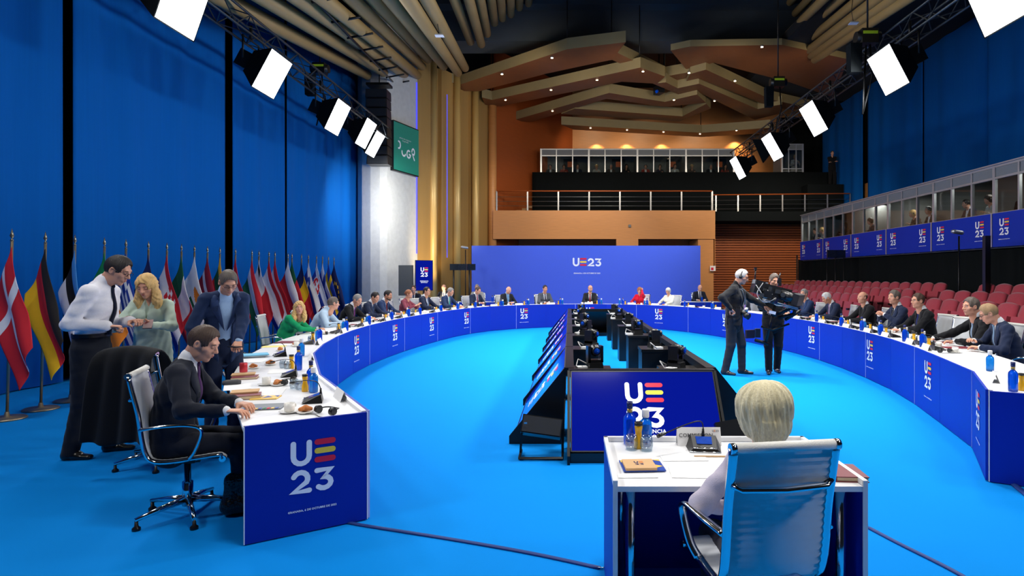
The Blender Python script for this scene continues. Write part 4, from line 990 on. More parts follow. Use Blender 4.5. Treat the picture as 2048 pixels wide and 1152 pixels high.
def person(label, loc, yaw, H=1.78, sex='m', sit=None, lean=0., side=0., twist=0., head=(0, 0, 0), rh=None, lh=None, re=(.6, -.5, -.7), le=(-.6, -.5, -.7), rp='relax', lp='relax', rn=None, ln=None,
           rf=(.11, .02), lf=(-.11, -.02), knee=None, outfit='suit', col=(28, 32, 44), shirt=(232, 234, 238), tie=None, trousers=None, hair='short', hc='brown', skin='fair', glasses=False, res=.012, hres=None, belly=0., legs=True, eyes='open', neckf=.25, jopen=False, group=None, beard=None, rolled=False, bust=0.0, shoes=(16, 15, 16), hs=1.0):
    t = thing('person', label, 'person', loc, yaw, group)
    s = H / 1.78; fem = sex == 'f'; hk = s * hs; hres = hres or max(.0045, res * .6)
    sh = (.15 if fem else .168) * s
    zp = (sit + .10) if sit is not None else .93 * s
    Pv = V3(0, 0, zp)
    if sit is None: Pv = V3((rf[0] + lf[0]) / 2 * .7, (rf[1] + lf[1]) / 2, (.93 if fem else .945) * s)
    def sd(a, sd_): return nrm((math.sin(sd_), math.sin(a), math.cos(a)))
    d1, d2, d3 = sd(lean * .55, side * .6), sd(lean * 1.1, side), sd(lean * 1.1 + neckf, side * .8)
    wa = Pv + d1 * .165 * s; ch = wa + d2 * .18 * s; nb = ch + d2 * .195 * s; Rt = rotm(twist) @ V3(1, 0, 0); Rt = nrm(Rt - d2 * float(Rt @ d2)); F = np.cross(d2, Rt)
    Rp = V3(1, 0, 0); SR, SL = nb - d2 * .06 * s + Rt * sh, nb - d2 * .06 * s - Rt * sh
    HR = rotm(twist * .5 + head[0], head[1], head[2]); hc_ = nb + d3 * .115 * s + HR @ V3(0, .045, .07) * s * .95
    # arms
    l1, l2 = .29 * s, .255 * s
    def A(Sx, tgt, hint, dflt): 
        W = V3(*(tgt if tgt is not None else dflt)); return ik(Sx, W, l1, l2, hint)
    ER, WR = A(SR, rh, re, tuple(SR + V3(.07, .05, -.52 * s))); EL, WL = A(SL, lh, le, tuple(SL + V3(-.07, .05, -.52 * s)))
    # legs
    hipR, hipL = Pv + V3(.09, 0, -.02) * s, Pv + V3(-.09, 0, -.02) * s
    if sit is not None:
        kr = knee or (.13, .46); KR, KL = V3(kr[0], kr[1] * s, sit + .05), V3(-kr[0], kr[1] * s, sit + .05); AR, AL = V3(kr[0] + .0, kr[1] * s + .02, .09), V3(-kr[0], kr[1] * s + .02, .09)
    else:
        AR, AL = V3(rf[0], rf[1], .09), V3(lf[0], lf[1], .09); KR, AR = ik(hipR, AR, .435 * s, .415 * s, (.1, 1, 0)); KL, AL = ik(hipL, AL, .435 * s, .415 * s, (-.1, 1, 0))
    wx = .86 if fem else 1.0
    torso = [cap(Pv - V3(0, 0, .02), wa, (.158, .112), (.145 * wx, .103), Rp), cap(wa, ch, (.145 * wx, .103), (.168 * wx, .118), Rt), cap(ch, nb - d2 * .07, (.168 * wx, .118), (.125 * wx, .082), Rt), cap(SR - Rt * .02, SL + Rt * .02, .056 * (.9 if fem else 1)), cap(nb - d2 * .04, nb + d3 * .03, .062, .054)]
    if belly: torso.append(ell(wa + F * (.02 + belly), (.14, .12, .15)))
    if fem and bust >= 0: torso += [ell(ch + d2 * .02 + Rt * .075 + F * .085, (.062, .05, .062)), ell(ch + d2 * .02 - Rt * .075 + F * .085, (.062, .05, .062))]
    af = .85 if fem else 1
    arms = [cap(SR, ER, .052 * af, .043 * af), cap(ER, WR, .042 * af, .028 * af), cap(SL, EL, .052 * af, .043 * af), cap(EL, WL, .042 * af, .028 * af)]
    legp = [cap(hipR, KR, .086, .058), cap(KR, AR, .056, .038), cap(hipL, KL, .086, .058), cap(KL, AL, .056, .038)]
    for pr in torso + arms + legp: pr['ra'] = tuple(x * s for x in pr['ra']); pr['rb'] = tuple(x * s for x in pr['rb'])
    skn = M('skin_' + skin, SKINS[skin], .5, noise=.05, nscale=60); lipm = M('lips_' + sex, (176, 84, 80) if fem else (186, 112, 98), .5)
    # ---- body: one continuous skin mesh with head and hands
    core = [grow(p, -.012) for p in torso + arms] + ([grow(p, -.01) for p in legp] if legs else []) + [cap(nb, nb + d3 * .12 * s, .054 * s * (.88 if fem else 1), .05 * s)]
    bres = max(res * 1.5, .012); v, q = snet(core, bres, .03); chunks = [(v, q, 0)]
    for hv, hq, hm in head_chunks(hres, sex, eyes): chunks.append(((hv * hk) @ HR.T + hc_, hq, hm))
    gh = max(.0035, res * .45)
    for W, E, pose, nn_, mir in ((WR, ER, rp, rn, 1), (WL, EL, lp, ln, -1)):
        Yd = nrm(W - E); nz = np.asarray(nn_ if nn_ is not None else (0, 0, 1), np.float32)
        if abs(float(nz @ Yd)) > .95: nz = V3(0, 1, 0)
        Zd = nrm(nz - Yd * float(nz @ Yd)); Xd = np.cross(Yd, Zd); hv, hq = hand_chunk(gh, pose); hs = s * (.9 if fem else 1)
        vv = hv * hs * V3(mir, 1, 1); vv = vv[:, :1] * Xd + vv[:, 1:2] * Yd + vv[:, 2:3] * Zd + W
        chunks.append((vv, hq if mir > 0 else hq[:, ::-1], 0))
    me = np_mesh('body', chunks, [skn, sclera, lashm, lipm]); obj('body', me, None, t)
    fab = cloth(col); shm = cloth(shirt, 'shirt')
    wr = lambda am: (lambda f, X, Y, Z: f + am * (np.sin(X * 34 + 3 * np.sin(Z * 19) + Y * 21) * np.sin(Z * 37 + X * 13) + .6 * np.sin((X + Y) * 70 + Z * 30)))
    # ---- shirt
    vis_sh = outfit in ('suit', 'shirt', 'opensuit')
    if vis_sh:
        P = [grow(p, .008) for p in torso] + [cap(nb - d2 * .012, nb + d3 * .055 * s, (.067 * s, .067 * s), (.063 * s, .063 * s), Rt, k=.008)]
        if outfit == 'shirt':
            P = [grow(p, .016) for p in torso] + P[-1:] + [grow(arms[0], .012), grow(arms[2], .012)]
            for E, W in ((ER, WR), (EL, WL)):
                e2 = E + (W - E) * (.6 if rolled else .96); P.append(cap(E, e2, .052 * s, .042 * s)); P.append(cap(e2 - (e2 - E) * .08, e2, .041 * s))
        else:
            for E, W in ((ER, WR), (EL, WL)): u_ = nrm(W - E); P.append(cap(W - u_ * .05, W - u_ * .004, .034 * s))
        v, q = snet(P, res, .025, post=wr(.004) if outfit == 'shirt' and res < .012 else None, planes=((0, 0, -1, -float(Pv[2] + .105 * s)),) if outfit == 'shirt' and sit is None else ()); obj('shirt', np_mesh('shirt', [(v, q, 0)], [shm]), None, t)
        shP = P
    # ---- jacket / blouse
    if outfit != 'shirt':
        g = .018; P = [grow(p, g) for p in torso[:4]] + [cap(nb - d2 * .06, nb - d2 * .005, .072 * s, .066 * s)] + [grow(p, g) for p in torso[5:]]; nt_ = len(P); PA = [grow(arms[0], .013), grow(arms[2], .013)]
        for sgn, Sx in ((1, SR), (-1, SL)): PA.append(ell(Sx + d2 * .012, (.056 * s * af, .056 * s * af, .05 * s)))
        for E, W in ((ER, WR), (EL, WL)): u_ = nrm(W - E); PA.append(cap(E, W - u_ * .028, .053 * s * af, .041 * s * af))
        if sit is None: P.append(cap(wa, Pv - V3(0, 0, .10 * s), (.17 * s, .128 * s), (.192 * s, .14 * s), Rp))
        else: P.append(cap(wa, Pv + V3(0, .03, -.05), (.17 * s, .128 * s), (.20 * s, .16 * s), Rp))
        if outfit in ('suit', 'opensuit'):
            wv = .066 if outfit == 'suit' else .08; bot = wa + d2 * .0 + F * .17 if outfit == 'suit' else Pv - d1 * .12 + F * .17
            P.append(cap(nb + d3 * .03 + F * .13, bot, (wv, .13), (.008 if outfit == 'suit' else .06, .10), Rt, sub=True))
            if outfit == 'suit' and sit is None: P.append(cap(Pv + F * .17, Pv - d1 * .16 + F * .18, (.004, .09), (.05, .09), Rt, sub=True))
        else: P.append(cap(nb + d3 * .035 + F * .12, ch + F * .19, (.045, .10), (.004, .06), Rt, sub=True))
        P += PA; v, q = snet(P, res, .03, post=wr(.0035) if res < .013 else None, planes=((0, 0, -1, -(sit + .03)),) if sit is not None else ()); obj('jacket' if outfit != 'top' else 'jacket', np_mesh('jacket', [(v, q, 0)], [fab]), None, t)
        if outfit in ('suit', 'opensuit') and res < .017:
            lp_ = P[:nt_]; lap = MB(); N = 9
            for sx in (-1, 1):
                row = []
                for i in range(N):
                    f_ = i / (N - 1); c0 = nb * (1 - f_) + (wa + d2 * .02) * f_; xin = (.052 * (1 - f_) + .006) * sx * (1 if outfit == 'suit' else 1.4); wd = (.035 + .05 * math.sin(min(1, f_ * 1.8) * math.pi * .8)) * (1 - f_ ** 3)
                    o = c0 + d2 * (-.0); a_ = surf(lp_, o + Rt * xin * s, F, far=.3) + F * .005; b_2 = surf(lp_, o + Rt * (xin + sx * wd) * s + d2 * (.015 * (1 - f_)), F, far=.3) + F * .007; row.append((a_, b_2))
                V = [tuple(map(float, p)) for r_ in row for p in r_]; lap.add(V, [(2 * i, 2 * i + 1, 2 * i + 3, 2 * i + 2) for i in range(N - 1)], 0, True)
            lo = obj('lapels', lap, cloth(tuple(min(255, int(c * 1.15 + 4)) for c in col)), t); md = lo.modifiers.new('s', 'SOLIDIFY'); md.thickness = .004
    if tie and vis_sh:
        tm = MB(); row = []; N = 10; base_p = [grow(p, .018 if outfit == 'shirt' else .008) for p in torso]
        for i in range(N):
            f_ = i / (N - 1); o = (nb - d2 * .0) * (1 - f_) + (wa - d1 * (.04 if outfit == 'shirt' else -.03)) * f_; wd = (.018 if i else .02) + .022 * f_; a_ = surf(base_p, o, F, far=.3) + F * .008; row += [tuple(map(float, a_ - Rt * wd)), tuple(map(float, a_ + F * .006)), tuple(map(float, a_ + Rt * wd))]
        tm.add(row, [(3 * i + j, 3 * i + j + 1, 3 * i + j + 4, 3 * i + j + 3) for i in range(N - 1) for j in (0, 1)], 0, True); kn = nb + d3 * .012; kp = surf(base_p, kn, F, far=.25) + F * .008; tm.ball(tuple(map(float, kp)), .02, 8, rad=(.018, .014, .02))
        to = obj('tie', tm, cloth(tie, 'tie'), t); md = to.modifiers.new('s', 'SOLIDIFY'); md.thickness = .004
    if outfit == 'cardigan': pass
    # ---- trousers, shoes
    if legs:
        tr = trousers or col
        if outfit == 'skirt': pass
        P = [cap(Pv + V3(0, 0, .09 if sit is None else .04), Pv - V3(0, 0, .04), (.164 * s, .124 * s), (.172 * s, .128 * s), Rp), cap(hipR, KR, .104 * s, .078 * s), cap(hipL, KL, .104 * s, .078 * s), cap(KR, AR - V3(0, 0, .03), .074 * s, .062 * s), cap(KL, AL - V3(0, 0, .03), .074 * s, .062 * s)]
        if outfit == 'skirtsuit': P = [cap(Pv + V3(0, 0, .06), (KR + KL) / 2 - V3(0, 0, .02), (.165 * s, .12 * s), (.20 * s, .15 * s), Rp)]
        v, q = snet(P, max(res, .009), .02, post=wr(.002) if res < .013 else None, planes=((0, 0, -1, -.035), (0, 0, 1, float(Pv[2]) + .125 * s)) if sit is None else ((0, 0, -1, -.035),)); obj('trousers' if outfit != 'skirtsuit' else 'skirt', np_mesh('trousers', [(v, q, 0)], [cloth(tr)]), None, t)
        if sit is None and outfit == 'shirt':
            bl = MB(); c0 = Pv + V3(0, 0, .105 * s); n_ = 28
            ring = [surf(P + [grow(p, .016) for p in torso], c0, V3(math.cos(2 * math.pi * i / n_), math.sin(2 * math.pi * i / n_), 0), far=.3) + V3(math.cos(2 * math.pi * i / n_), math.sin(2 * math.pi * i / n_), 0) * .004 for i in range(n_ + 1)]
            V = [tuple(map(float, p + V3(0, 0, dz))) for p in ring for dz in (-.018, .018)]; bl.add(V, [(2 * i, 2 * i + 2, 2 * i + 3, 2 * i + 1) for i in range(n_)], 0, True); obj('belt', bl, blackp, t)
        for W, K, o in ((AR, KR, 1), (AL, KL, -1)):
            y_ = math.atan2(.12 * o, 1) * (1 if sit is None else .5); fx, fy = math.sin(y_), math.cos(y_); a = W * V3(1, 1, 0)
            Psh = [cap(a + V3(-fx * .04, -fy * .04, .04), a + V3(fx * .06, fy * .06, .038), .038 * s, .042 * s), cap(a + V3(fx * .06, fy * .06, .03), a + V3(fx * .17, fy * .17, .022), (.042 * s, .03 * s), (.034 * s, .022 * s), (1, 0, 0)), cap(a + V3(-fx * .02, -fy * .02, .03), a + V3(-fx * .02, -fy * .02, .10), .044 * s, .042 * s)]
            v, q = snet(Psh, max(.007, res * .8), .02, planes=((0, 0, -1, 0.0),)); obj('shoe', np_mesh('shoe', [(v, q, 0)], [M('shoe_%d_%d_%d' % shoes, shoes, .25)]), None, t)
    # ---- hair, beard, glasses
    Mh = Matrix.LocRotScale(Vector(map(float, hc_)), Matrix(HR.tolist()).to_quaternion(), Vector((hk, hk, hk)))
    if hair:
        v, q = hair_mesh(hair, max(.005, hres) if hair != 'bob' else .005); key = ('m', hair, hres, hc)
        if key not in HAIRC: HAIRC[key] = np_mesh('hair', [(v, q, 0)], [hairm(hc)])
        o = obj('hair', HAIRC[key], None, t); o.matrix_local = Mh
    if beard:
        if ('b', beard, hres) not in HAIRC:
            v, q = snet([cap((-.045, .02, -.075), (0, .070, -.098), (.026, .022), (.024, .022)), cap((.045, .02, -.075), (0, .070, -.098), (.026, .022), (.024, .022)), cap((-.022, .087, -.05), (.022, .087, -.05), .009), ell((0, .1, -.064), (.016, .03, .008), sub=True)], hres, .02); HAIRC[('b', beard, hres)] = np_mesh('beard', [(v, q, 0)], [hairm(beard)])
        o = obj('beard', HAIRC[('b', beard, hres)], None, t); o.matrix_local = Mh
    if glasses:
        gm = MB()
        for sx in (-1, 1):
            gm.tube([(sx * .031 + .021 * math.cos(a), .100, .003 + .015 * math.sin(a)) for a in [2 * math.pi * i / 12 for i in range(13)]], .0018, 5); gm.tube([(sx * .052, .099, .008), (sx * .079, .05, .008), (sx * .084, -.01, .008)], .0018, 5)
        gm.tube([(-.010, .102, .006), (.010, .102, .006)], .0018, 5); o = obj('glasses', gm, blackp, t); o.matrix_local = Mh
    t['wr'] = [float(x) for x in WR]; t['wl'] = [float(x) for x in WL]
    return t, dict(WR=WR, WL=WL, nb=nb, ch=ch, wa=wa, F=F, Rt=Rt, hc=hc_, HR=HR, d2=d2, Pv=Pv, Mh=Mh)
# ================================================================ CHAIRS
def mk_chair():
    t = thing('office_chair', '', 'chair', (0, 0, 0), 0, 'white high-backed swivel chairs')
    key = [(.25, .435), (.235, .462), (.1, .455), (-.06, .445), (-.165, .46), (-.205, .52), (-.225, .62), (-.245, .78), (-.275, .92), (-.30, 1.04)]
    C = catmull(key); Cn = []
    L = [0]
    for a, b in zip(C, C[1:]): L.append(L[-1] + math.dist(a, b))
    N = 64; pr = []
    for i in range(N + 1):
        s_ = L[-1] * i / N; k = min(max(int(np.searchsorted(L, s_)) - 1, 0), len(C) - 2); f = (s_ - L[k]) / max(1e-9, L[k + 1] - L[k]); p = [C[k][j] + (C[k + 1][j] - C[k][j]) * f for j in (0, 1)]
        q = C[k + 1]; d = Vector((q[0] - C[k][0], q[1] - C[k][1])).normalized(); pr.append((p, (-d.y, d.x)))
    def pad(i0, i1, name):
        mb = MB(); V = []; w = .20
        for i in range(i0, i1 + 1):
            (y, z), (ny, nz) = pr[i]; r_ = .0022 * abs(math.sin(i * math.pi / 2.0 * .999)) ; 
            for sg in (1, -1):
                for x in (-w, 0, w): V.append((x, y - ny * sg * (.008 + r_), z - nz * sg * (.008 + r_)))
        n_ = i1 - i0; F = []
        for i in range(n_):
            a = i * 6; b = a + 6
            F += [(a, a + 1, b + 1, b), (a + 1, a + 2, b + 2, b + 1), (a + 3, b + 3, b + 4, a + 4), (a + 4, b + 4, b + 5, a + 5), (a, b, b + 3, a + 3), (a + 2, a + 5, b + 5, b + 2)]
        mb.add(V, F, 0, True); obj(name, mb, leather_t, t)
    pad(1, 26, 'seat'); pad(26, N - 1, 'backrest')
    for sx in (-1, 1):
        fr = MB(); fr.tube([(sx * .213, p[0], p[1]) for p, n in pr[::2]], .014, 8, flat=1.6); obj('side_frame', fr, chrome, t)
        am = MB(); am.tube(catmull3([(sx * .225, -.232, .68), (sx * .265, -.10, .70), (sx * .275, .06, .695), (sx * .27, .13, .65), (sx * .25, .09, .52), (sx * .225, .05, .46)], 5), .012, 8, flat=1.7); obj('armrest', am, chrome, t)
    for (y, z), nm in ((key[-1], 'top_roll'), (key[0], 'front_roll')):
        m_ = MB().tube([(-.21, y, z), (.21, y, z)], .021, 12); obj(nm, m_, leather_w, t)
        for sx in (-1, 1): obj('end_cap', MB().tube([(sx * .208, y, z), (sx * .23, y, z)], .022, 12), chrome, t)
    obj('back_stretcher', MB().tube([(-.21, -.275, .89), (-.18, -.295, .875), (0, -.305, .87), (.18, -.295, .875), (.21, -.275, .89)], .012, 8, flat=1.3), chrome, t)
    obj('mechanism', MB().b2((-.21, -.08, .42), (.21, -.04, .435)).b2((-.21, .04, .42), (.21, .08, .435)).b2((-.08, -.09, .39), (.08, .09, .425)), blackm, t)
    obj('column', MB().lathe([(.035, .07), (.035, .24), (.022, .245), (.022, .40)], n=12), chrome, t)
    for k in range(5):
        a = 2 * math.pi * k / 5 + .3; c, s_ = math.cos(a), math.sin(a)
        lg = obj('base_leg', MB().tube([(c * .02, s_ * .02, .115), (c * .18, s_ * .18, .095), (c * .33, s_ * .33, .07)], [.026, .02, .014], 8), chrome, t)
        obj('glide', MB().lathe([(.026, 0), (.026, .018), (.012, .03), (.010, .07)], (c * .32, s_ * .32, 0), 10), blackp, lg)
    return t
def catmull3(P, n=6):
    out = []
    for i in range(len(P) - 1):
        p0, p1, p2, p3 = P[max(i - 1, 0)], P[i], P[i + 1], P[min(i + 2, len(P) - 1)]
        for k in range(n):
            t = k / n; out.append(tuple(.5 * (2 * p1[j] + (p2[j] - p0[j]) * t + (2 * p0[j] - 5 * p1[j] + 4 * p2[j] - p3[j]) * t * t + (3 * p1[j] - p0[j] - 3 * p2[j] + p3[j]) * t ** 3) for j in range(3)))
    out.append(tuple(P[-1])); return out
CHAIR = Proto(mk_chair)
# ================================================================ TABLE PROPS (origin on the table top)
blue_cap = M('dark_blue_cap', (16, 30, 90), .4)
def lathe_parts(t, parts, n=16):
    for nm, prof, mt in parts: obj(nm, MB().lathe(prof, n=n), mt, t)
def mk_bottle():
    t = thing('water_bottle', '', 'bottle', (0, 0, 0)); lathe_parts(t, [('glass_body', [(.030, 0), (.035, .006), (.036, .02), (.036, .145), (.033, .16), (.018, .178), (.0145, .185), (.0145, .215)], glass_b), ('neck_label', [(.0155, .186), (.0155, .208)], gold_cap), ('bottle_cap', [(.0175, .21), (.0175, .22), (.0155, .222), (.0175, .226), (.0175, .247)], blue_cap)])
    o = obj('print', MB(), None, t) if False else None
    return t
def mk_bottle_w():
    t = thing('water_bottle', '', 'bottle', (0, 0, 0)); lathe_parts(t, [('glass_body', [(.030, 0), (.035, .006), (.036, .02), (.036, .125), (.033, .14), (.018, .155), (.0165, .16), (.0165, .17)], M('light_blue_glass', (30, 140, 235), .05, trans=.65)), ('bottle_cap', [(.020, .165), (.021, .17), (.021, .205), (.019, .21)], white)])
    return t
def mk_juice():
    t = thing('juice_bottle', '', 'bottle', (0, 0, 0)); lathe_parts(t, [('juice_body', [(.024, 0), (.027, .01), (.026, .045), (.019, .07), (.018, .09), (.022, .115), (.022, .13)], juice), ('lid', [(.0235, .128), (.0235, .146)], blackp)]); return t
def mk_glass():
    t = thing('drinking_glass', '', 'glass', (0, 0, 0)); obj('bowl', MB().lathe([(.024, .004), (.030, .0), (.037, .03), (.036, .055), (.030, .082), (.0285, .082), (.034, .055), (.035, .03), (.028, .006), (.001, .006)], n=18), glass_c, t); return t
def mk_cup():
    t = thing('coffee_cup', '', 'cup', (0, 0, 0)); obj('saucer', MB().lathe([(.03, 0), (.05, .003), (.072, .012), (.070, .014), (.045, .006), (.001, .006)], n=20), porcelain, t)
    obj('cup_bowl', MB().lathe([(.022, .008), (.033, .012), (.036, .03), (.037, .068), (.034, .068), (.033, .03), (.028, .014), (.001, .012)], n=20), porcelain, t); obj('handle', MB().tube([(.035, 0, .055), (.055, 0, .052), (.058, 0, .036), (.035, 0, .026)], .005, 6), porcelain, t); return t
def mk_mic():
    """faces the sitter at +Y; low wedge with touch screen and gooseneck"""
    t = thing('microphone_unit', '', 'microphone', (0, 0, 0))
    b = MB(); b.add([(-.10, -.07, 0), (.10, -.07, 0), (.085, .075, 0), (-.085, .075, 0), (-.07, -.06, .062), (.07, -.06, .062), (.062, .065, .022), (-.062, .065, .022)], [(3, 2, 1, 0), (4, 5, 6, 7), (0, 1, 5, 4), (1, 2, 6, 5), (2, 3, 7, 6), (3, 0, 4, 7)]); obj('console', b, blackp, t)
    obj('touch_screen', MB().add([(-.045, -.045, .0585), (.045, -.045, .0585), (.042, .03, .0370), (-.042, .03, .0370)], [(0, 1, 2, 3)]), M('small_screen', (30, 60, 140), .1, emit=.7, noise=.5, nscale=30), t)
    obj('chrome_rim', MB().tube([(-.062, .066, .022), (.062, .066, .022)], .004, 6).tube([(-.085, .076, .004), (.085, .076, .004)], .004, 6), chrome, t)
    obj('gooseneck', MB().tube(catmull3([(.0, -.055, .06), (.0, -.05, .11), (.02, -.02, .15), (.10, .06, .15), (.22, .15, .12)], 5), .0035, 6), blackm, t)
    obj('mic_capsule', MB().tube([(.22, .15, .12), (.262, .18, .111)], [.008, .011], 8), blackp, t); obj('swivel', MB().tube([(0, -.055, .05), (0, -.055, .10)], [.010, .007], 8), blackp, t)
    return t
def mk_plate():
    t = thing('name_plate', '', 'name plate', (0, 0, 0)); W = .14
    obj('card', MB().add([(-W, -.03, 0), (W, -.03, 0), (W, .0, .08), (-W, .0, .08), (-W, .03, 0), (W, .03, 0)], [(0, 1, 2, 3), (3, 2, 5, 4)]), paper, t); return t
def mk_paper():
    t = tag(obj('paper_sheet', MB().b2((-.105, -.148, 0), (.105, .148, .002)), paper), '', 'paper'); return t
def mk_folder():
    t = thing('folder', '', 'folder', (0, 0, 0)); obj('cover', MB().b2((-.12, -.16, 0), (.12, .16, .012)), maroon, t); obj('pages', MB().b2((-.115, -.155, .003), (.125, .155, .009)), paper, t); return t
def mk_pastry():
    t = thing('pastry_plate', '', 'pastry', (0, 0, 0)); obj('plate', MB().lathe([(.03, 0), (.05, .004), (.062, .014), (.060, .016), (.001, .006)], n=16), porcelain, t)
    v, q = snet([cap((-.035, -.01, .03), (.0, .012, .034), .014, .02), cap((0, .012, .034), (.036, -.01, .03), .02, .013), cap((-.02, .02, .02), (.02, .03, .024), .012)], .005, .01); obj('croissant', np_mesh('croissant', [(v, q, 0)], [pastry]), None, t); return t
def mk_headset():
    t = thing('headset', '', 'headset', (0, 0, 0)); obj('band', MB().tube([(.075 * math.cos(a), .09 * math.sin(a), .03 + .004 * math.sin(3 * a)) for a in np.linspace(0, math.pi, 13)], .005, 6), blackp, t)
    for sx in (-1, 1): obj('ear_pad', MB().tube([(sx * .06, -.005, .028), (sx * .092, -.005, .028)], [.028, .024], 12), blackp, t)
    obj('cord', MB().tube(catmull3([(.08, 0, .01), (.12, -.05, .005), (.05, -.09, .005), (-.04, -.06, .005), (-.12, -.08, .005)], 5), .003, 5), blackp, t); return t
BOT, BOTW, JUI, GLS, CUP, MIC, PLT, PAP, FOL, PAS, HST = [Proto(f) for f in (mk_bottle, mk_bottle_w, mk_juice, mk_glass, mk_cup, mk_mic, mk_plate, mk_paper, mk_folder, mk_pastry, mk_headset)]
TZ = .741
def place_set(who, base, n, full=1.0, flip=1, rnd=None, blue2=True, skip=()):
    """a delegate's place: base on the inner edge, n = outward normal (towards the sitter)"""
    n = Vector((n[0], n[1], 0)).normalized(); tg = Vector((-n.y, n.x, 0)) * flip; rz = math.atan2(-n.x, n.y)
    def P(u, d): q = Vector((base[0], base[1], 0)) + tg * u + n * d; return (q.x, q.y, TZ)
    rnd = rnd or random.Random(hash(who) & 255); j = lambda a: rnd.uniform(-a, a)
    if 'bottle' not in skip:
        BOT.put(P(.30 + j(.03), .12), 0, 'dark-capped blue water bottle %s' % who, 'blue water bottles')
        BOTW.put(P(.39 + j(.03), .17 + j(.02)), 0, 'white-capped blue water bottle %s' % who, 'white-capped water bottles')
    JUI.put(P(.24 + j(.02), .21 + j(.02)), 0, 'small orange juice bottle %s' % who, 'juice bottles')
    GLS.put(P(.33, .26), 0, 'clear drinking glass nearer the edge %s' % who, 'drinking glasses'); GLS.put(P(.42 + j(.02), .27), 0, 'clear drinking glass farther out %s' % who, 'drinking glasses')
    if 'mic' not in skip: MIC.put(P(-.02 + j(.04), .22), rz + j(.15), 'black microphone unit %s' % who, 'microphone units')
    if 'plate' not in skip: PLT.put(P(-.05, .075), rz, 'white folded name plate %s' % who, 'name plates')
    if full > .6:
        CUP.put(P(-.30 + j(.03), .33 + j(.03)), j(3), 'white cup and saucer %s' % who, 'coffee cups'); PAP.put(P(j(.05), .52), rz + j(.2), 'white paper sheet %s' % who, 'papers')
    if full > .8: HST.put(P(-.32, .2), rz + 2 + j(.4), 'black headset %s' % who, 'headsets')
    if rnd.random() < .5: PAS.put(P(-.18, .36), j(3), 'croissant on small plate %s' % who, 'pastries')
    if rnd.random() < .55: FOL.put(P(.25, .54), rz + j(.3), 'maroon folder %s' % who, 'folders')
# ================================================================ FOREGROUND DESK
D = thing('single_desk', 'white desk with blue side panels in the foreground facing the monitors', 'desk', (.785, 3.15, 0))
X0, X1, Y0, Y1 = -.585, .585, -.385, .38
obj('desktop', MB().b2((X0 + .02, Y0, .715), (X1 - .02, Y1 - .02, .74)), white, D)
for nm, a, b in (('side_panel', (X0, Y0, .0), (X0 + .018, Y1, .765)), ('side_panel', (X1 - .018, Y0, 0), (X1, Y1, .765)), ('front_panel', (X0 + .019, Y1 - .018, 0), (X1 - .019, Y1, .765))): obj(nm, MB().b2(a, b), panel_blue, D)
for nm, a, b in (('panel_edge', (X0 - .002, Y0 - .003, .0), (X0 + .02, Y0 + .003, .767)), ('panel_edge', (X1 - .02, Y0 - .003, 0), (X1 + .002, Y0 + .003, .767)), ('top_lip', (X0 - .002, Y0, .742), (X0 + .02, Y1, .768)), ('top_lip', (X1 - .02, Y0, .742), (X1 + .002, Y1, .768)), ('top_lip', (X0, Y1 - .022, .742), (X1, Y1 + .002, .768))): obj(nm, MB().b2(a, b), white, D)
for sx in (-1, 1):
    for y in (-.30, .25): obj('leg', MB().tube([(sx * .5, y, 0), (sx * .5, y, .715)], .024, 12), chrome, D)
    obj('frame_rail', MB().b2((sx * .5 - .015, -.3, .68), (sx * .5 + .015, .25, .71)), chrome, D)
WHO = 'on the foreground desk'
BOT.put((*at_z(1259.5, 889, TZ)[:2], TZ), 0, 'tall dark-capped blue water bottle ' + WHO, 'blue water bottles'); BOTW.put((*at_z(1291, 892, TZ)[:2], TZ), 0, 'white-capped blue water bottle ' + WHO, 'white-capped water bottles')
JUI.put((*at_z(1277, 896, TZ)[:2], TZ), 0, 'yellow juice bottle with black lid ' + WHO, 'juice bottles')
GLS.put((*at_z(1263, 899, TZ)[:2], TZ), 0, 'left clear glass in front of the bottles ' + WHO, 'drinking glasses'); GLS.put((*at_z(1293, 901, TZ)[:2], TZ), 0, 'right clear glass in front of the bottles ' + WHO, 'drinking glasses')
p = at_z(1408, 898, TZ); m1 = MIC.put((p.x, p.y, TZ), math.pi - .12, 'black microphone unit with lit screen ' + WHO, 'microphone units')
p = at_z(1397, 889, TZ); t = thing('name_plate', 'folded name plate reading COMMISSION on the foreground desk', 'name plate', (p.x, p.y, TZ), 0, 'name plates')
obj('card', MB().add([(-.125, -.03, 0), (.125, -.03, 0), (.125, 0, .10), (-.125, 0, .10), (-.125, .03, 0), (.125, .03, 0)], [(0, 1, 2, 3), (3, 2, 5, 4)]), paper, t)
mm = frame_m((0, -.016, .052), (1, 0, 0), (0, .3, 1)); place_m('lettering', text_mesh('COMMISSION', .031, M('print_grey', (90, 92, 96), .7), bold=.0004), t, mm @ Matrix.Translation((-.018, .004, 0.001))); place_m('emblem', logo_mesh('row').mesh('emblem', [MC['print_grey'], logo_r, logo_y]), t, mm @ Matrix.Translation((.095, .03, .001)), .018)
for (px, py), rz, sz, lb in (((1368, 917), .02, (.24, .09), 'white note pad in the middle of the foreground desk'), ((1385, 945), -.05, (.22, .17), 'blank white sheet at the front edge of the foreground desk'), ((1275, 952), .02, (.19, .06), 'white sheet under the booklet on the foreground desk')):
    p = at_z(px, py, TZ); tag(obj('paper_sheet', MB().box((0, 0, .001), (sz[0], sz[1], .002)), paper, None, (p.x, p.y, TZ), rz), lb, 'paper', 'papers')
p = at_z(1422, 914, TZ); tag(obj('pencil', MB().tube([(-.09, 0, .004), (.09, 0, .004), (.1, 0, .004)], [.004, .004, .001], 6), kraft, None, (p.x, p.y, TZ), -.02), 'tan wooden pencil on the foreground desk', 'pencil')
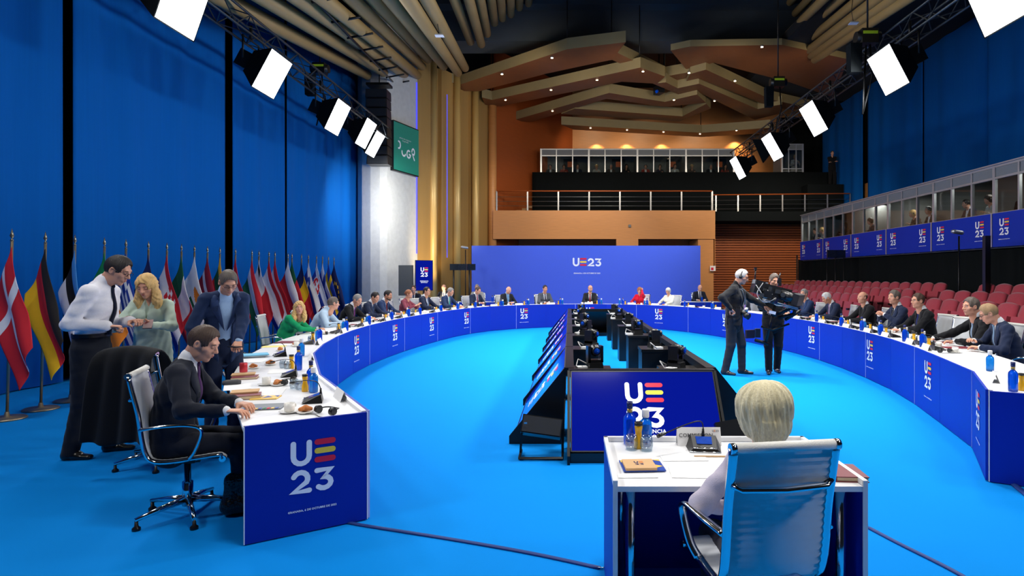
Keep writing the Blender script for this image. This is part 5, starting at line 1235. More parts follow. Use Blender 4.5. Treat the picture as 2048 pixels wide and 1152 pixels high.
p = at_z(1284, 934, TZ); t = thing('booklet', 'blue and yellow patterned booklet with tan card notebook on it', 'book', (p.x, p.y, TZ + .003), .06)
bk = MB(); bk.b2((-.105, -.085, 0), (.105, .09, .006), 0)
for poly in ([(-.1, .088), (-.06, .088), (-.1, .05)], [(-.03, .088), (.04, .088), (.06, .04), (-.05, .04)], [(.045, .02), (.104, -.02), (.07, -.04)], [(.06, .088), (.104, .088), (.104, .06)]): bk.prism(poly, .006, .0068, 1)
obj('cover', bk, [M('euro_blue', (30, 70, 165), .5), M('euro_yellow', (240, 196, 84), .5)], t)
nb_ = obj('notebook', MB().b2((-.095, -.088, .008), (.06, .06, .02), 0), kraft, t); place_m('emblem', logo_mesh('stack').mesh('emblem', [blue_cap, logo_r, logo_y]), nb_, frame_m((-.018, -.008, .0205), (1, 0, 0), (0, 1, 0)), .045)
p = at_z(1690, 951, TZ); t = thing('book', 'maroon leather book with cream page edges at the right of the foreground desk', 'book', (p.x, p.y, TZ), -.08)
obj('cover', MB().b2((-.075, -.10, .022), (.075, .10, .026)).b2((-.075, -.1, 0), (.075, .1, .004)).b2((-.078, -.1, 0), (-.072, .1, .026)), maroon, t); obj('pages', MB().b2((-.072, -.096, .004), (.071, .096, .022)), M('cream_pages', (225, 205, 170), .8), t)
# ================================================================ LEFT END OF THE RING: things on the first tables
e0, e1 = RING[0], RING[1]; en = outn(0)
def TP(px, py): q = at_z(px, py, TZ); return (q.x, q.y, TZ)
BOT.put(TP(622, 779), 0, 'dark-capped blue water bottle nearest the end of the left table', 'blue water bottles'); BOTW.put(TP(627, 785), 0, 'white-capped blue water bottle nearest the end of the left table', 'white-capped water bottles'); JUI.put(TP(610, 783), 0, 'orange juice bottle nearest the end of the left table', 'juice bottles')
BOT.put(TP(597, 740), 0, 'dark-capped blue water bottle beside the second microphone of the left table', 'blue water bottles'); BOTW.put(TP(603, 712), 0, 'white-capped blue water bottle beside the pastries of the left table', 'white-capped water bottles'); JUI.put(TP(583, 737), 0, 'orange juice bottle between glasses and blue bottle on the left table', 'juice bottles')
for i, (x, y) in enumerate(((588, 777), (600, 779), (566, 736), (575, 738))): GLS.put(TP(x, y), 0, ['clear glass left of the nearest juice bottle', 'clear glass right beside the nearest juice bottle', 'clear glass behind the headset on the left table', 'clear glass next to the second juice bottle'][i], 'drinking glasses')
MIC.put(TP(626, 803), R(110), 'black microphone unit nearest the end of the left table', 'microphone units'); MIC.put(TP(579, 752), R(112), 'second black microphone unit of the left table', 'microphone units'); MIC.put(TP(560, 712), R(120), 'third black microphone unit of the left table behind the pastries', 'microphone units')
PLT.put(TP(681, 798), R(-58), 'white folded name plate near the end panel of the left table', 'name plates'); PLT.put(TP(622, 722), R(-62), 'white folded name plate on the second left table', 'name plates')
CUP.put(TP(579, 825), 1.2, 'white cup and saucer nearest the end of the left table', 'coffee cups'); CUP.put(TP(533, 770), 2.2, 'white cup and saucer beside the papers of the left table', 'coffee cups')
PAS.put(TP(611, 826), .4, 'croissant on a small plate next to the nearest headset', 'pastries'); PAS.put(TP(556, 771), 1.4, 'croissant beside the second cup of the left table', 'pastries'); PAS.put(TP(541, 730), .4, 'croissant on plate behind the red tin', 'pastries'); PAS.put(TP(508, 737), 2.4, 'torn pastry on plate behind the red tin', 'pastries'); PAS.put(TP(562, 702), 2., 'croissant beside the yellow papers', 'pastries')
HST.put(TP(652, 828), -.5, 'black headset at the end of the left table', 'headsets'); HST.put(TP(577, 768), 1.5, 'black headset beside the pastries of the left table', 'headsets')
tag(obj('tin', MB().lathe([(.035, 0), (.037, .004), (.037, .09), (.034, .094)], n=16), M('red_tin', (200, 50, 60), .3, metal=.3), None, TP(487, 744)), 'small red tin standing on the left table', 'tin')
def book(px, py, rz, w, l, h, cov, label, pages=True):
    t = thing('book', label, 'book', TP(px, py), rz); obj('cover', MB().b2((-w / 2, -l / 2, h - .003), (w / 2, l / 2, h)).b2((-w / 2, -l / 2, 0), (w / 2, l / 2, .003)).b2((-w / 2, -l / 2, 0), (-w / 2 + .003, l / 2, h)), cov, t); obj('pages', MB().b2((-w / 2 + .003, -l / 2 + .003, .003), (w / 2 - .004, l / 2 - .003, h - .003)), MC['cream_pages'], t); return t
book(493, 796, R(25), .21, .15, .03, maroon, 'maroon book lying near the seated man\'s hands'); 
t = thing('notebook', 'tan card notebook lying on the maroon book', 'notebook', (TP(490, 792)[0], TP(490, 792)[1], TZ + .031), R(22)); obj('cover', MB().b2((-.10, -.07, 0), (.10, .07, .012)), kraft, t)
book(490, 757, R(20), .22, .15, .022, maroon, 'maroon book behind the papers of the left table'); t = thing('notebook', 'tan card notebook on the second maroon book', 'notebook', (TP(487, 754)[0], TP(487, 754)[1], TZ + .023), R(24)); obj('cover', MB().b2((-.10, -.07, 0), (.10, .07, .01)), kraft, t)
t = thing('patterned_folder', 'grey folder with a row of coloured tabs under the seated man\'s hands', 'folder', (TP(524, 815)[0], TP(524, 815)[1], TZ), R(12))
obj('cover', MB().b2((-.15, -.10, 0), (.15, .10, .008)), greyp, t)
for i in range(10): obj('tab', MB().b2((-.14 + i * .028, -.098, .008), (-.122 + i * .028, -.06, .011)), [M('euro_yellow', (240, 196, 84)), M('euro_blue', (30, 70, 165)), M('tab_green', (60, 130, 80), .6), logo_r][i % 4], t)
t = thing('booklet', 'blue and yellow patterned booklet beside the grey folder', 'book', (TP(529, 797)[0], TP(529, 797)[1] + .02, TZ), R(10)); bk = MB().b2((-.1, -.07, 0), (.1, .07, .006))
for poly in ([(-.08, .06), (-.03, .06), (-.06, .0)], [(0, .06), (.05, .0), (-.02, -.03)], [(.05, .06), (.09, .06), (.09, 0)]): bk.prism(poly, .006, .007, 1)
obj('cover', bk, [MC['euro_yellow'], MC['euro_blue']], t)
for i, (px, py, rz, lb) in enumerate(((475, 774, .5, 'white papers under the dark pouch at the left table edge'), (540, 785, .3, 'loose white sheet in the middle of the left end table'), (510, 722, .2, 'white papers on the second left table'), (560, 742, .4, 'white sheet near the second microphone of the left table'))):
    PAP.put(TP(px, py), rz, lb, 'papers')
tag(obj('pouch', MB().tube([(-.07, 0, .012), (-.04, 0, .014), (.05, 0, .014), (.075, 0, .012)], [.018, .026, .026, .016], 10, flat=1.6), M('pouch_dark', (60, 62, 66), .7), None, (TP(463, 769)[0], TP(463, 769)[1], TZ + .004), .4), 'dark grey glasses pouch on the papers at the left table edge', 'pouch')
t = thing('binder', 'stack of grey and pale blue folders on the second left table', 'folder', TP(505, 714), R(20))
for i, mt in enumerate((greyp, M('pale_folder', (170, 180, 190), .6), M('sky_folder', (110, 190, 225), .5))): obj('folder_layer', MB().box((i * .01, 0, .006 + i * .012), (.30, .21, .01), rot=i * .1), mt, t)
tag(obj('yellow_paper', MB().b2((-.15, -.1, 0), (.15, .1, .002)), M('yellow_pad', (240, 225, 130), .7), None, TP(548, 693), .3), 'pale yellow papers in front of the woman in green', 'paper')
# ================================================================ PEOPLE IN THE ROOM
def world_to_local(loc, yaw, p): return tuple((Matrix.Rotation(-yaw, 3, 'Z') @ (Vector(p) - Vector(loc))))
# -- woman at the foreground desk
CHAIR.put((.80, 2.655, 0), R(9), 'white high-backed swivel chair of the woman at the foreground desk')
L0 = Vector((.868, 2.58, 0)); yw = R(4)
person('blonde woman in lilac jacket seen from behind at the foreground desk', L0, yw, H=1.54, sex='f', sit=.385, lean=.12, hs=1.22, rh=world_to_local(L0, yw, (1.02, 2.98, .80)), lh=world_to_local(L0, yw, (.77, 2.70, .66)), re=(.8, -.6, -.5), le=(-1, -.15, -.2), outfit='jacket', col=(196, 188, 204), trousers=(60, 60, 72), hair='bob', hc='silverblonde', res=.0065, head=(0, .05, 0), eyes='down', neckf=.05, bust=-1)
# -- seated man at the left end
CHAIR.put((-2.74, 4.30, 0), R(-68), 'chrome-framed white swivel chair of the man in dark suit at the left end')
L0 = Vector((-2.84, 4.27, 0)); yw = R(-66)
person('man in dark navy suit seated sideways at the left end table reading', L0, yw, H=1.80, sit=.44, lean=.18, twist=-.12, head=(-.30, .42, 0), rh=world_to_local(L0, yw, at_z(452, 822, .80)), lh=world_to_local(L0, yw, at_z(478, 806, .80)), re=(.7, -.5, -.9), le=(-.7, -.5, -.9), outfit='suit', col=(26, 30, 42), tie=(80, 50, 96), hair='short', hc='brown', res=.0065, eyes='down', knee=(.12, .44), lp='relax', rp='relax')
# -- standing man in white shirt
L0 = Vector((-4.62, 5.72, 0)); yw = R(-80)
_, I1 = person('tall man in white shirt and dark trousers standing with bent head', L0, yw, H=1.95, lean=.16, head=(-.1, .45, 0), rh=world_to_local(L0, yw, (-4.34, 5.62, 1.24)), lh=world_to_local(L0, yw, (-4.26, 5.82, 1.27)), re=(.5, -.9, -.6), le=(-.5, -.9, -.6), rf=(.12, -.06), lf=(-.12, .16), outfit='shirt', col=(24, 28, 38), trousers=(24, 28, 38), shirt=(232, 232, 240), tie=(20, 26, 48), hair='side', hc='dark', res=.0075, rp='grip', lp='grip', eyes='down', neckf=.45, glasses=True)
# -- blonde woman
L0 = Vector((-4.44, 6.38, 0)); yw = R(195)
person('blonde woman in pale green tweed suit looking at her phone', L0, yw, H=1.76, sex='f', lean=.06, head=(-.12, .38, 0), rh=world_to_local(L0, yw, (-4.46, 6.02, 1.27)), lh=world_to_local(L0, yw, (-4.22, 6.02, 1.22)), re=(.8, -.2, -.8), le=(-.8, -.2, -.8), outfit='skirtsuit', col=(188, 206, 190), trousers=(188, 206, 190), hair='long', hc='blonde', res=.0075, rp='grip', lp='grip', ln=(0, .3, -1), eyes='down', shoes=(190, 150, 120))
tag(obj('phone', MB().box((0, 0, 0), (.075, .155, .009), rot=Matrix.Rotation(.5, 3, 'Z') @ Matrix.Rotation(.5, 3, 'X')), M('phone_case', (96, 40, 44), .4), None, (-4.17, 5.93, 1.235)), 'dark red phone held by the blonde woman in green tweed', 'phone')
tag(obj('pen', MB().tube([(-.05, 0, 0), (.05, .01, .02)], .005, 6), blackp, None, (-4.37, 5.98, 1.265)), 'black pen held between the standing pair', 'pen')
# -- man in blue suit
L0 = Vector((-3.74, 6.46, 0)); yw = R(220)
person('grey-haired man in open blue suit standing at the left table', L0, yw, H=1.84, lean=.24, head=(.05, .6, 0), rh=world_to_local(L0, yw, (-3.87, 6.15, .93)), lh=world_to_local(L0, yw, (-3.38, 6.12, 1.03)), re=(.9, -.6, -.2), le=(-.9, -.4, -.5), outfit='opensuit', col=(34, 50, 84), shirt=(160, 190, 226), trousers=(26, 36, 62), hair='short', hc='greybrown', res=.0075, lp='grip', rp='relax', eyes='down', glasses=True, neckf=.4)
tag(obj('phone', MB().box((0, 0, 0), (.07, .14, .009), rot=Matrix.Rotation(1.1, 3, 'Z')), blackp, None, (-3.36, 6.02, 1.0)), 'black phone in the hand of the man in blue suit', 'phone')
# coat chair
CHAIR.put((-3.76, 5.48, 0), R(-4), 'swivel chair covered by a black coat between the standing people')
a = Matrix.Rotation(R(-4), 3, 'Z'); P = []
hang = [(-.02, .52), (-.08, .72), (-.16, .95), (-.25, 1.085), (-.31, 1.10), (-.37, 1.06), (-.39, .85), (-.40, .6), (-.41, .36), (-.41, .29)]; V = []; nx = 22
for i, (y, z) in enumerate(hang):
    for k in range(nx + 1):
        f = k / nx * 2 - 1; w_ = .25 + .016 * max(0, (i - 4)); fold = .022 * math.sin(f * 11 + i * .4) * (i > 4) * min(1, (i - 4) * .35); p = a @ Vector((f * w_, y + fold - .05 * f * f * (i > 4), z - .035 * f * f * (i in (3, 4, 5)) + .02 * math.sin(f * 5) * (i == 9))); V.append((p.x - 3.76, p.y + 5.48, p.z))
co = obj('coat', MB().add(V, [(i * (nx + 1) + k, i * (nx + 1) + k + 1, (i + 1) * (nx + 1) + k + 1, (i + 1) * (nx + 1) + k) for i in range(len(hang) - 1) for k in range(nx)], 0, True), cloth((16, 18, 22)))
md = co.modifiers.new('s', 'SOLIDIFY'); md.thickness = .02; md2 = co.modifiers.new('b', 'SUBSURF'); md2.levels = 1; md2.render_levels = 1
tag(co, 'black coat draped over the chair in front of the blonde woman', 'coat')
# handbag on the floor
t = thing('handbag', 'black crocodile-pattern bag on the floor beside the seated man', 'bag', (-2.30, 4.33, 0), R(20))
v, q = snet([cap((-.13, 0, .07), (.13, 0, .07), .065), cap((-.12, 0, .25), (.12, 0, .25), .045), cap((-.13, 0, .08), (-.12, 0, .25), .06, .045), cap((.13, 0, .08), (.12, 0, .25), .06, .045), cap((0, 0, .1), (0, 0, .24), (.1, .06), (.1, .045))], .012, .04, planes=((0, 0, -1, -.006),)); cr = M('croc_leather', (14, 14, 15), .25, noise=.5, nscale=40, bump=1, bscale=45); obj('bag_body', np_mesh('bag_body', [(v, q, 0)], [cr]), None, t)
obj('bag_handle', MB().tube([(-.07, 0, .27), (-.06, 0, .36), (.06, 0, .36), (.07, 0, .27)], .008, 6), cr, t)

# ---------------------------------------------------------------- delegates around the ring
SUITS = dict(navy=(30, 40, 66), black=(22, 23, 27), dark=(34, 36, 42), grey=(74, 80, 90), blue=(36, 54, 92))
DEL = [  # px, ymin, who, kwargs, (rh, lh) local targets, chair extra offset
 (566, 7.6, 'woman in green jacket', dict(label='smiling blonde woman in green jacket leaning on the table', sex='f', H=1.66, lean=.42, twist=-.3, head=(-1.05, -.05, 0), outfit='jacket', col=(20, 150, 96), trousers=(20, 150, 96), hair='long', hc='blonde')),
 (628, 7.6, 'man in pale blue shirt', dict(label='grey-haired man in pale blue shirt leaning forward, seen from behind', lean=.5, head=(.5, .1, 0), outfit='shirt', shirt=(176, 200, 222), hair='short', hc='greybrown', twist=.2)),
 (686, 7.6, 'grey-haired man with purple tie', dict(label='grey-haired man in black suit with purple tie looking down', lean=.4, head=(-.35, .4, 0), col=SUITS['black'], tie=(120, 60, 130), hair='short', hc='grey', belly=.03)),
 (728, 7.6, 'man in navy suit', dict(label='dark-haired man in navy suit writing, left of the bearded man', lean=.32, head=(-.3, .35, 0), col=SUITS['navy'], tie=(50, 70, 110), hair='short', hc='dark')),
 (757, 7.6, 'bearded man', dict(label='dark-haired bearded man in blue suit near the concrete column', lean=.28, head=(-.15, .2, 0), col=SUITS['blue'], tie=(110, 30, 40), hair='short', hc='dark', beard='dark', skin='tan')),
 (806, 8, 'woman in plum blouse', dict(label='woman with tied auburn hair in patterned plum blouse', sex='f', H=1.70, lean=.18, head=(-.05, .0, 0), outfit='jacket', col=(128, 60, 76), hair='bun', hc='auburn')),
 (846, 8, 'man with black glasses', dict(label='dark-haired man with black glasses and pale tie turned to his right', lean=.1, head=(-.1, -.02, 0), col=SUITS['navy'], tie=(140, 160, 190), hair='short', hc='dark', glasses=True)),
 (888, 8, 'man with teal tie', dict(label='stout white-haired man in navy suit with teal tie', lean=.25, head=(.0, .35, 0), col=SUITS['blue'], tie=(50, 150, 150), hair='short', hc='grey', belly=.05)),
 (948, 8, 'man left of the backdrop', dict(label='brown-haired man in navy suit looking at his hands', lean=.15, head=(.1, .4, 0), col=SUITS['navy'], tie=(130, 50, 80), hair='short', hc='brown')),
 (1011, 8, 'white-haired man with blue shirt', dict(label='white-haired balding man in dark suit with blue shirt reading', lean=.2, head=(.05, .45, 0), col=SUITS['dark'], shirt=(150, 185, 220), tie=(100, 150, 200), hair='rim', hc='white')),
 (1088, 8, 'man in grey suit', dict(label='dark-haired man in grey suit facing forward left of the centre', lean=.1, head=(.05, .05, 0), col=SUITS['grey'], tie=(60, 60, 80), hair='short', hc='dark', skin='tan')),
 (1180, 8, 'bald bearded man', dict(label='bald bearded man in dark suit at the centre of the head table', lean=.1, head=(.3, 0, 0), col=SUITS['dark'], tie=(120, 40, 60), hair='rim', hc='brown', beard='greybrown', glasses=True)),
 (1281, 8, 'woman in red jacket', dict(label='auburn-haired woman in red jacket touching her ear', sex='f', H=1.66, lean=.12, head=(.35, .25, 0), outfit='jacket', col=(200, 20, 50), hair='shortf', hc='auburn')),
 (1340, 8, 'white-haired woman', dict(label='white-haired woman in cream jacket with glasses', sex='f', H=1.64, lean=.12, head=(.25, .2, 0), outfit='jacket', col=(232, 228, 214), hair='shortf', hc='white', glasses=True)),
 (1492, 8, 'man behind the cameramen', dict(label='grey-haired man in grey suit half hidden behind the two cameramen', lean=.2, head=(.1, .2, 0), col=SUITS['grey'], hair='short', hc='grey', tie=(60, 60, 70))),
 (1618, 8, 'grey-haired man in navy suit', dict(label='grey-haired man in navy suit turned left beside the camera rig', lean=.12, head=(.35, 0, 0), col=SUITS['blue'], tie=(60, 70, 100), hair='short', hc='grey')),
 (1676, 8, 'white-haired man looking down', dict(label='white-haired man in navy suit looking down at the right tables', lean=.28, head=(-.1, .5, 0), col=SUITS['navy'], tie=(150, 130, 170), hair='short', hc='white', skin='tan')),
 (1738, 8, 'bald man on the right', dict(label='bald man in black suit turned left at the right tables', lean=.12, head=(.2, 0, 0), col=SUITS['black'], tie=(30, 30, 34), hair='rim', hc='brown')),
 (1800, 8, 'man with wavy grey hair', dict(label='large man with swept grey hair and dark tie, hands raised', lean=.06, head=(.25, .0, 0), col=SUITS['navy'], tie=(50, 54, 62), hair='side', hc='greybrown', belly=.04, H=1.88)),
 (1856, 7.5, 'man with thin glasses', dict(label='brown-haired man with thin glasses and blue tie, forearms on the table', lean=.15, head=(.2, 0, 0), col=SUITS['black'], tie=(30, 40, 100), hair='short', hc='brown', glasses=True, H=1.84)),
 (1976, 6.2, 'man with pale blue tie', dict(label='brown-haired man in black suit with pale blue tie reaching across the table', lean=.22, head=(.25, .05, 0), col=SUITS['black'], tie=(160, 185, 215), hair='short', hc='greybrown', H=1.86)),
 (2026, 5.0, 'sandy-haired man', dict(label='sandy-haired man with glasses reading a paper at the right edge', lean=.28, head=(-.15, .45, 0), col=SUITS['navy'], tie=(140, 170, 205), hair='short', hc='sand', glasses=True, H=1.80)),
]
HANDS = {'woman in green jacket': ((.10, .56, .80), (-.12, .56, .80)), 'man in pale blue shirt': ((.25, .62, .80), (-.1, .55, .80)), 'man with wavy grey hair': ((.05, .36, .98), (-.12, .34, 1.0)), 'woman in plum blouse': ((.15, .42, .92), (-.1, .42, .95)),
         'woman in red jacket': ((.14, .40, .80), (-.10, .14, 1.24)), 'man left of the backdrop': ((.09, .36, .84), (-.09, .36, .84)), 'white-haired man with blue shirt': ((.10, .38, .82), (-.1, .38, .82)), 'man with pale blue tie': ((.30, .58, .80), (-.1, .45, .80)), 'sandy-haired man': ((.12, .40, .86), (-.14, .42, .80)), 'bald bearded man': ((.06, .38, .80), (-.06, .38, .80)), 'man in grey suit': ((.07, .38, .80), (-.07, .38, .80)), 'man with thin glasses': ((.07, .50, .80), (-.08, .48, .80))}
rr = random.Random(5)
for px, ymin, who, kw in DEL:
    p, n = ring_at(px, 1.10, ymin); rz = math.atan2(n.x, -n.y); kw = dict(kw); lab = kw.pop('label')
    h = HANDS.get(who, ((.16, .42 + kw.get('lean', 0) * .3, .80), (-.15, .44 + kw.get('lean', 0) * .3, .80)))
    rs = min(.017, max(.009, p.y * .0011))
    person(lab, (p.x, p.y, 0), rz, sit=.46, rh=h[0], lh=h[1], re=(.8, -.3, -.6), le=(-.8, -.3, -.6) if px != 1281 else (-.4, .5, -1), res=rs, hres=max(.0055, rs * .55), eyes='down' if kw.get('head', (0, 0))[1] > .3 else 'open', **kw)
    CHAIR.put((p.x + n.x * .06, p.y + n.y * .06, 0), rz + rr.uniform(-.25, .25), 'white high-backed swivel chair of the ' + who)
    pe, ne = ring_at(px, 1.10, ymin); base = pe - ne * 1.08
    side = 1 if px > 1180 else -1
    place_set('in front of the ' + who, base, ne, full=1.0 if px > 1500 or px < 800 else .7, flip=-side if False else (1 if px > 1180 else -1), rnd=random.Random(px))
for px, ymin, off, dz, lab in ((478, 6.9, .95, .3, 'empty white swivel chair beside the man in blue suit'), (1908, 7.0, 1.15, .5, 'empty white swivel chair right of the man with thin glasses and blue tie'), (826, 13, 1.35, 0, 'empty white swivel chair left of the man with black glasses')):
    p, n = ring_at(px, off, ymin); CHAIR.put((p.x, p.y, 0), math.atan2(n.x, -n.y) + dz, lab)
for px, y, who in ((1905, 7, 'at the empty chair of the right tables'), (1430, 8, 'behind the standing cameraman'), (485, 6.8, 'in front of the empty chair on the left')):
    p, n = ring_at(px, 1.10, y); place_set(who, p - n * 1.08, n, full=.7, flip=1 if px > 1180 else -1, rnd=random.Random(px))
p = at(2012, 775, 5.35); BOT.put((*at_z(2026, 783, TZ)[:2], TZ), 0, 'dark blue water bottle nearest the end of the right arm', 'blue water bottles'); JUI.put((*at_z(2043, 781, TZ)[:2], TZ), 0, 'orange juice bottle nearest the end of the right arm', 'juice bottles'); PLT.put((*at_z(1989, 762, TZ)[:2], TZ), R(60), 'white name plate at the last corner of the right arm', 'name plates')
BOTW.put((*at_z(1980, 742, TZ)[:2], TZ), 0, 'white-capped bottle near the corner of the right arm', 'white-capped water bottles')
# ---------------------------------------------------------------- second row at the back
for k, (x0, x1, y, lab) in enumerate(((-4.5, -3.75, 22.2, 'small blue-fronted rear desk behind the man with teal tie'), (-3.35, -2.65, 22.2, 'small blue-fronted rear desk left of the backdrop lettering'), (4.05, 5.6, 22.2, 'blue-fronted rear desk behind the white-haired woman'))):
    t = thing('rear_desk', lab, 'desk', ((x0 + x1) / 2, y, 0)); hw = (x1 - x0) / 2
    obj('desktop', MB().b2((-hw, 0, .72), (hw, .6, .745)), white, t); obj('front_panel', MB().b2((-hw, -.02, 0), (hw, 0, .74)), panel_blue, t)
    for sx in (-1, 1): obj('side_panel', MB().b2((sx * hw - .01, 0, 0), (sx * hw + .01, .6, .74)), panel_blue, t)
    BOT.put((t.location.x + .1, y + .2, .746), 0, 'blue bottle on the ' + lab.replace('blue-fronted ', ''), 'blue water bottles'); PAP.put((t.location.x - .2, y + .3, .746), .1, 'white papers on the ' + lab.replace('blue-fronted ', ''), 'papers')
for px, y, kw in ((889, 23.1, dict(label='dark-haired man in black suit sitting behind the man with teal tie', hair='rim', hc='dark')), (955, 23.0, dict(label='grey-haired man in pale grey suit in the second row', col=(150, 150, 150), hair='short', hc='grey')), (829, 20.5, dict(label='dark-haired adviser half hidden behind the man with black glasses', hair='short', hc='brown')), (1398, 23.1, dict(label='bald man in black suit at the rear desk on the right', hair='rim', hc='grey', head=(.1, .35, 0)))):
    x = (px - 1140) * y / 1200; lab = kw.pop('label'); person(lab, (x, y, 0), R(180), sit=.46, lean=.1, rh=(.15, .36, .8), lh=(-.15, .36, .8), tie=(60, 60, 80), res=.018, hres=.011, legs=False, **kw)
    CHAIR.put((x + .05, y + .12, 0), R(180 + 8), 'white swivel chair in the second row of the ' + lab.split(' in ')[0].split(' half')[0].split(' at ')[0])
# ---------------------------------------------------------------- interpreters
def interp(label, loc, yaw, i, res):
    hs = [('short', 'dark'), ('shortf', 'brown'), ('short', 'brown'), ('shortf', 'blonde'), ('short', 'grey'), ('long', 'dark')][i % 6]; f = i % 2 == 1
    cols = [(30, 34, 40), (150, 60, 50), (40, 44, 60), (170, 170, 165), (60, 50, 46)]
    t, inf = person(label, loc, yaw, H=1.7 + .02 * (i % 3), sex='f' if hs[0] in ('shortf', 'long') else 'm', sit=.46, lean=.15 + .05 * (i % 2), head=(.15 * ((i % 3) - 1), .15, 0), rh=(.12, .36, .78), lh=(-.14, .36, .8 + .08 * (i % 2)), outfit='jacket' if hs[0] in ('shortf', 'long') else 'suit', col=cols[i % 5], hair=hs[0], hc=hs[1], res=res, hres=.012, legs=False)
    o = obj('headset', MB().tube([(.092 * math.cos(a_), -.005, .0 + .118 * math.sin(a_)) for a_ in np.linspace(0, math.pi, 9)], .008, 5).ball((.092, 0, -.005), .025, 8).ball((-.092, 0, -.005), .025, 8), blackp, t); o.matrix_local = inf['Mh']
for i, px in enumerate((1101, 1128, 1155, 1193, 1222, 1252, 1291, 1319, 1349, 1383, 1421, 1449)):
    x = (px - 1140) * 32.7 / 1200; interp('interpreter with headset seen through pane %s from the left, far booths' % ORD[i], (x, 32.75, 6.43), math.pi, i, .022)
for i, px in enumerate((1588,)): interp('interpreter in the short booth behind the truss lights', ((px - 1140) * 32.6 / 1200, 32.6, 6.93), math.pi, 3, .022)
for i, px in enumerate((1638, 1653, 1676, 1700, 1727, 1751, 1803, 1838, 1868, 1901, 1945, 1992, 2030)):
    X = 10.8; y = 1200 * X / (px - 1140); interp('interpreter with headset in the right booths, %s from the far end' % ORD[i], (X, y, 2.42), math.pi / 2, i + 2, .018)
for y in (24.6, 21.4, 18.2, 15.2, 12.4): add_light('booth_lamp', 'AREA', (11.1, y, 4.25), 22, (1, .93, .82), .5, aim=(11.1, y, 0))
for x in (-.9, 1.5, 3.9, 6.3): add_light('booth_lamp', 'AREA', (x, 32.7, 8.4), 3, (1, .93, .85), .5, aim=(x, 32.7, 0))
# ---------------------------------------------------------------- technician on the upper balcony
struct('balcony_step', MB().b2((12.2, 30.8, 4.9), (14.05, 31.6, 6.42)), blackcloth)
person('man in black with folded arms on the upper right balcony', ((1664 - 1140) * 31.2 / 1200, 31.2, 6.42), R(170), rh=(-.1, .2, 1.2), lh=(.1, .22, 1.17), col=(20, 20, 22), outfit='jacket', hair='short', hc='brown', res=.022, hres=.012)
# ---------------------------------------------------------------- cameramen
L0 = Vector((2.86, 10.5, 0)); yw = R(238)
_, I = person('grey-haired man in black with headset and camera, walking beside the rig', L0, yw, H=1.84, lean=.08, head=(.05, .3, 0), rh=world_to_local(L0, yw, (2.74, 10.22, 1.15)), lh=world_to_local(L0, yw, (3.36, 10.25, 1.17)), re=(1, -.5, -.4), le=(-.6, -.3, -.7), rf=(.16, -.1), lf=(-.10, .12), outfit='opensuit', shirt=(30, 31, 33), col=(36, 37, 40), trousers=(46, 48, 52), hair='short', hc='white', res=.0095, glasses=True, rp='grip', lp='flat', shoes=(40, 40, 42))
t_ = _
hb = obj('headphones', MB().tube([(.088 * math.cos(a_), -.005, .122 * math.sin(a_)) for a_ in np.linspace(0, math.pi, 11)], .007, 6).ball((.09, 0, -.006), .03, 10).ball((-.09, 0, -.006), .03, 10).tube([(-.09, .02, -.02), (-.07, .11, -.06), (-.03, .125, -.065)], .004, 5), blackp, t_); hb.matrix_local = I['Mh']
la = MB(); nb_, wa_, F_, Rt_ = [Vector(map(float, I[k])) for k in ('nb', 'wa', 'F', 'Rt')]
for sx in (-1, 1): la.tube([nb_ + Rt_ * sx * .07, nb_ + Rt_ * sx * .07 + F_ * .13 - Vector((0, 0, .06)), (nb_ + wa_) / 2 + F_ * .175 + Rt_ * sx * .03, wa_ + F_ * .185 + Vector((0, 0, .06))], .009, 5, flat=.4)
obj('lanyard', la, M('lanyard_grey', (120, 124, 130), .6), t_); q = wa_ + F_ * .19 + Vector((0, 0, .03)); obj('badge', MB().box(tuple(q), (.08, .01, .1)), M('badge_pink', (226, 170, 220), .5), t_)
obj('belt_pack', MB().box((.19, .0, .95), (.05, .09, .16)), blackp, t_)
ct = thing('photo_camera', 'black photo camera with silver lens held by the grey-haired cameraman', 'camera', (2.86, 10.14, 1.10), R(238))
obj('camera_body', MB().box((0, 0, 0), (.15, .08, .11)).box((0, .0, .07), (.06, .06, .04)), blackp, ct); obj('lens', MB().tube([(0, .03, 0), (0, .12, -.03)], .042, 14), blackp, ct); obj('lens_ring', MB().tube([(-.13, .06, .04), (-.135, .11, .03)], .042, 14), alum, ct); obj('hood', MB().tube([(.03, .1, -.04), (.05, .18, -.07)], [.045, .055], 12), blackp, ct)
L0 = Vector((3.60, 10.62, 0)); yw = R(168)
person('camera operator in black hidden behind a large stabilised camera rig', L0, yw, H=1.76, lean=-.04, head=(.25, .25, 0), rh=world_to_local(L0, yw, (3.38, 10.28, 1.12)), lh=world_to_local(L0, yw, (3.75, 10.26, 1.2)), rf=(.09, .12), lf=(-.07, -.1), outfit='jacket', col=(20, 21, 23), trousers=(22, 23, 27), hair='short', hc='greybrown', res=.0095, rp='grip', lp='grip', shoes=(28, 34, 52))
def PQ(px, py, Y=10.2): return at(px, py, Y)
rig = thing('camera_rig', 'large black stabilised television camera rig with arm and monitor', 'camera', (0, 0, 0))
def seg(nm, a, b, r, mt=blackp, n=10, Y1=10.2, Y2=10.2, **k): return obj(nm, MB().tube([PQ(*a, Y1), PQ(*b, Y2)], r, n, **k), mt, rig)
cb = MB(); c = PQ(1548, 584); Rr = Matrix.Rotation(R(14), 3, 'Y')
cb.box(c, (.52, .20, .20), rot=Rr); cb.box(PQ(1515, 574), (.16, .24, .22), rot=Rr); cb.box(PQ(1590, 600, 10.2), (.12, .22, .24), rot=Rr); obj('camera_body', cb, blackp, rig)
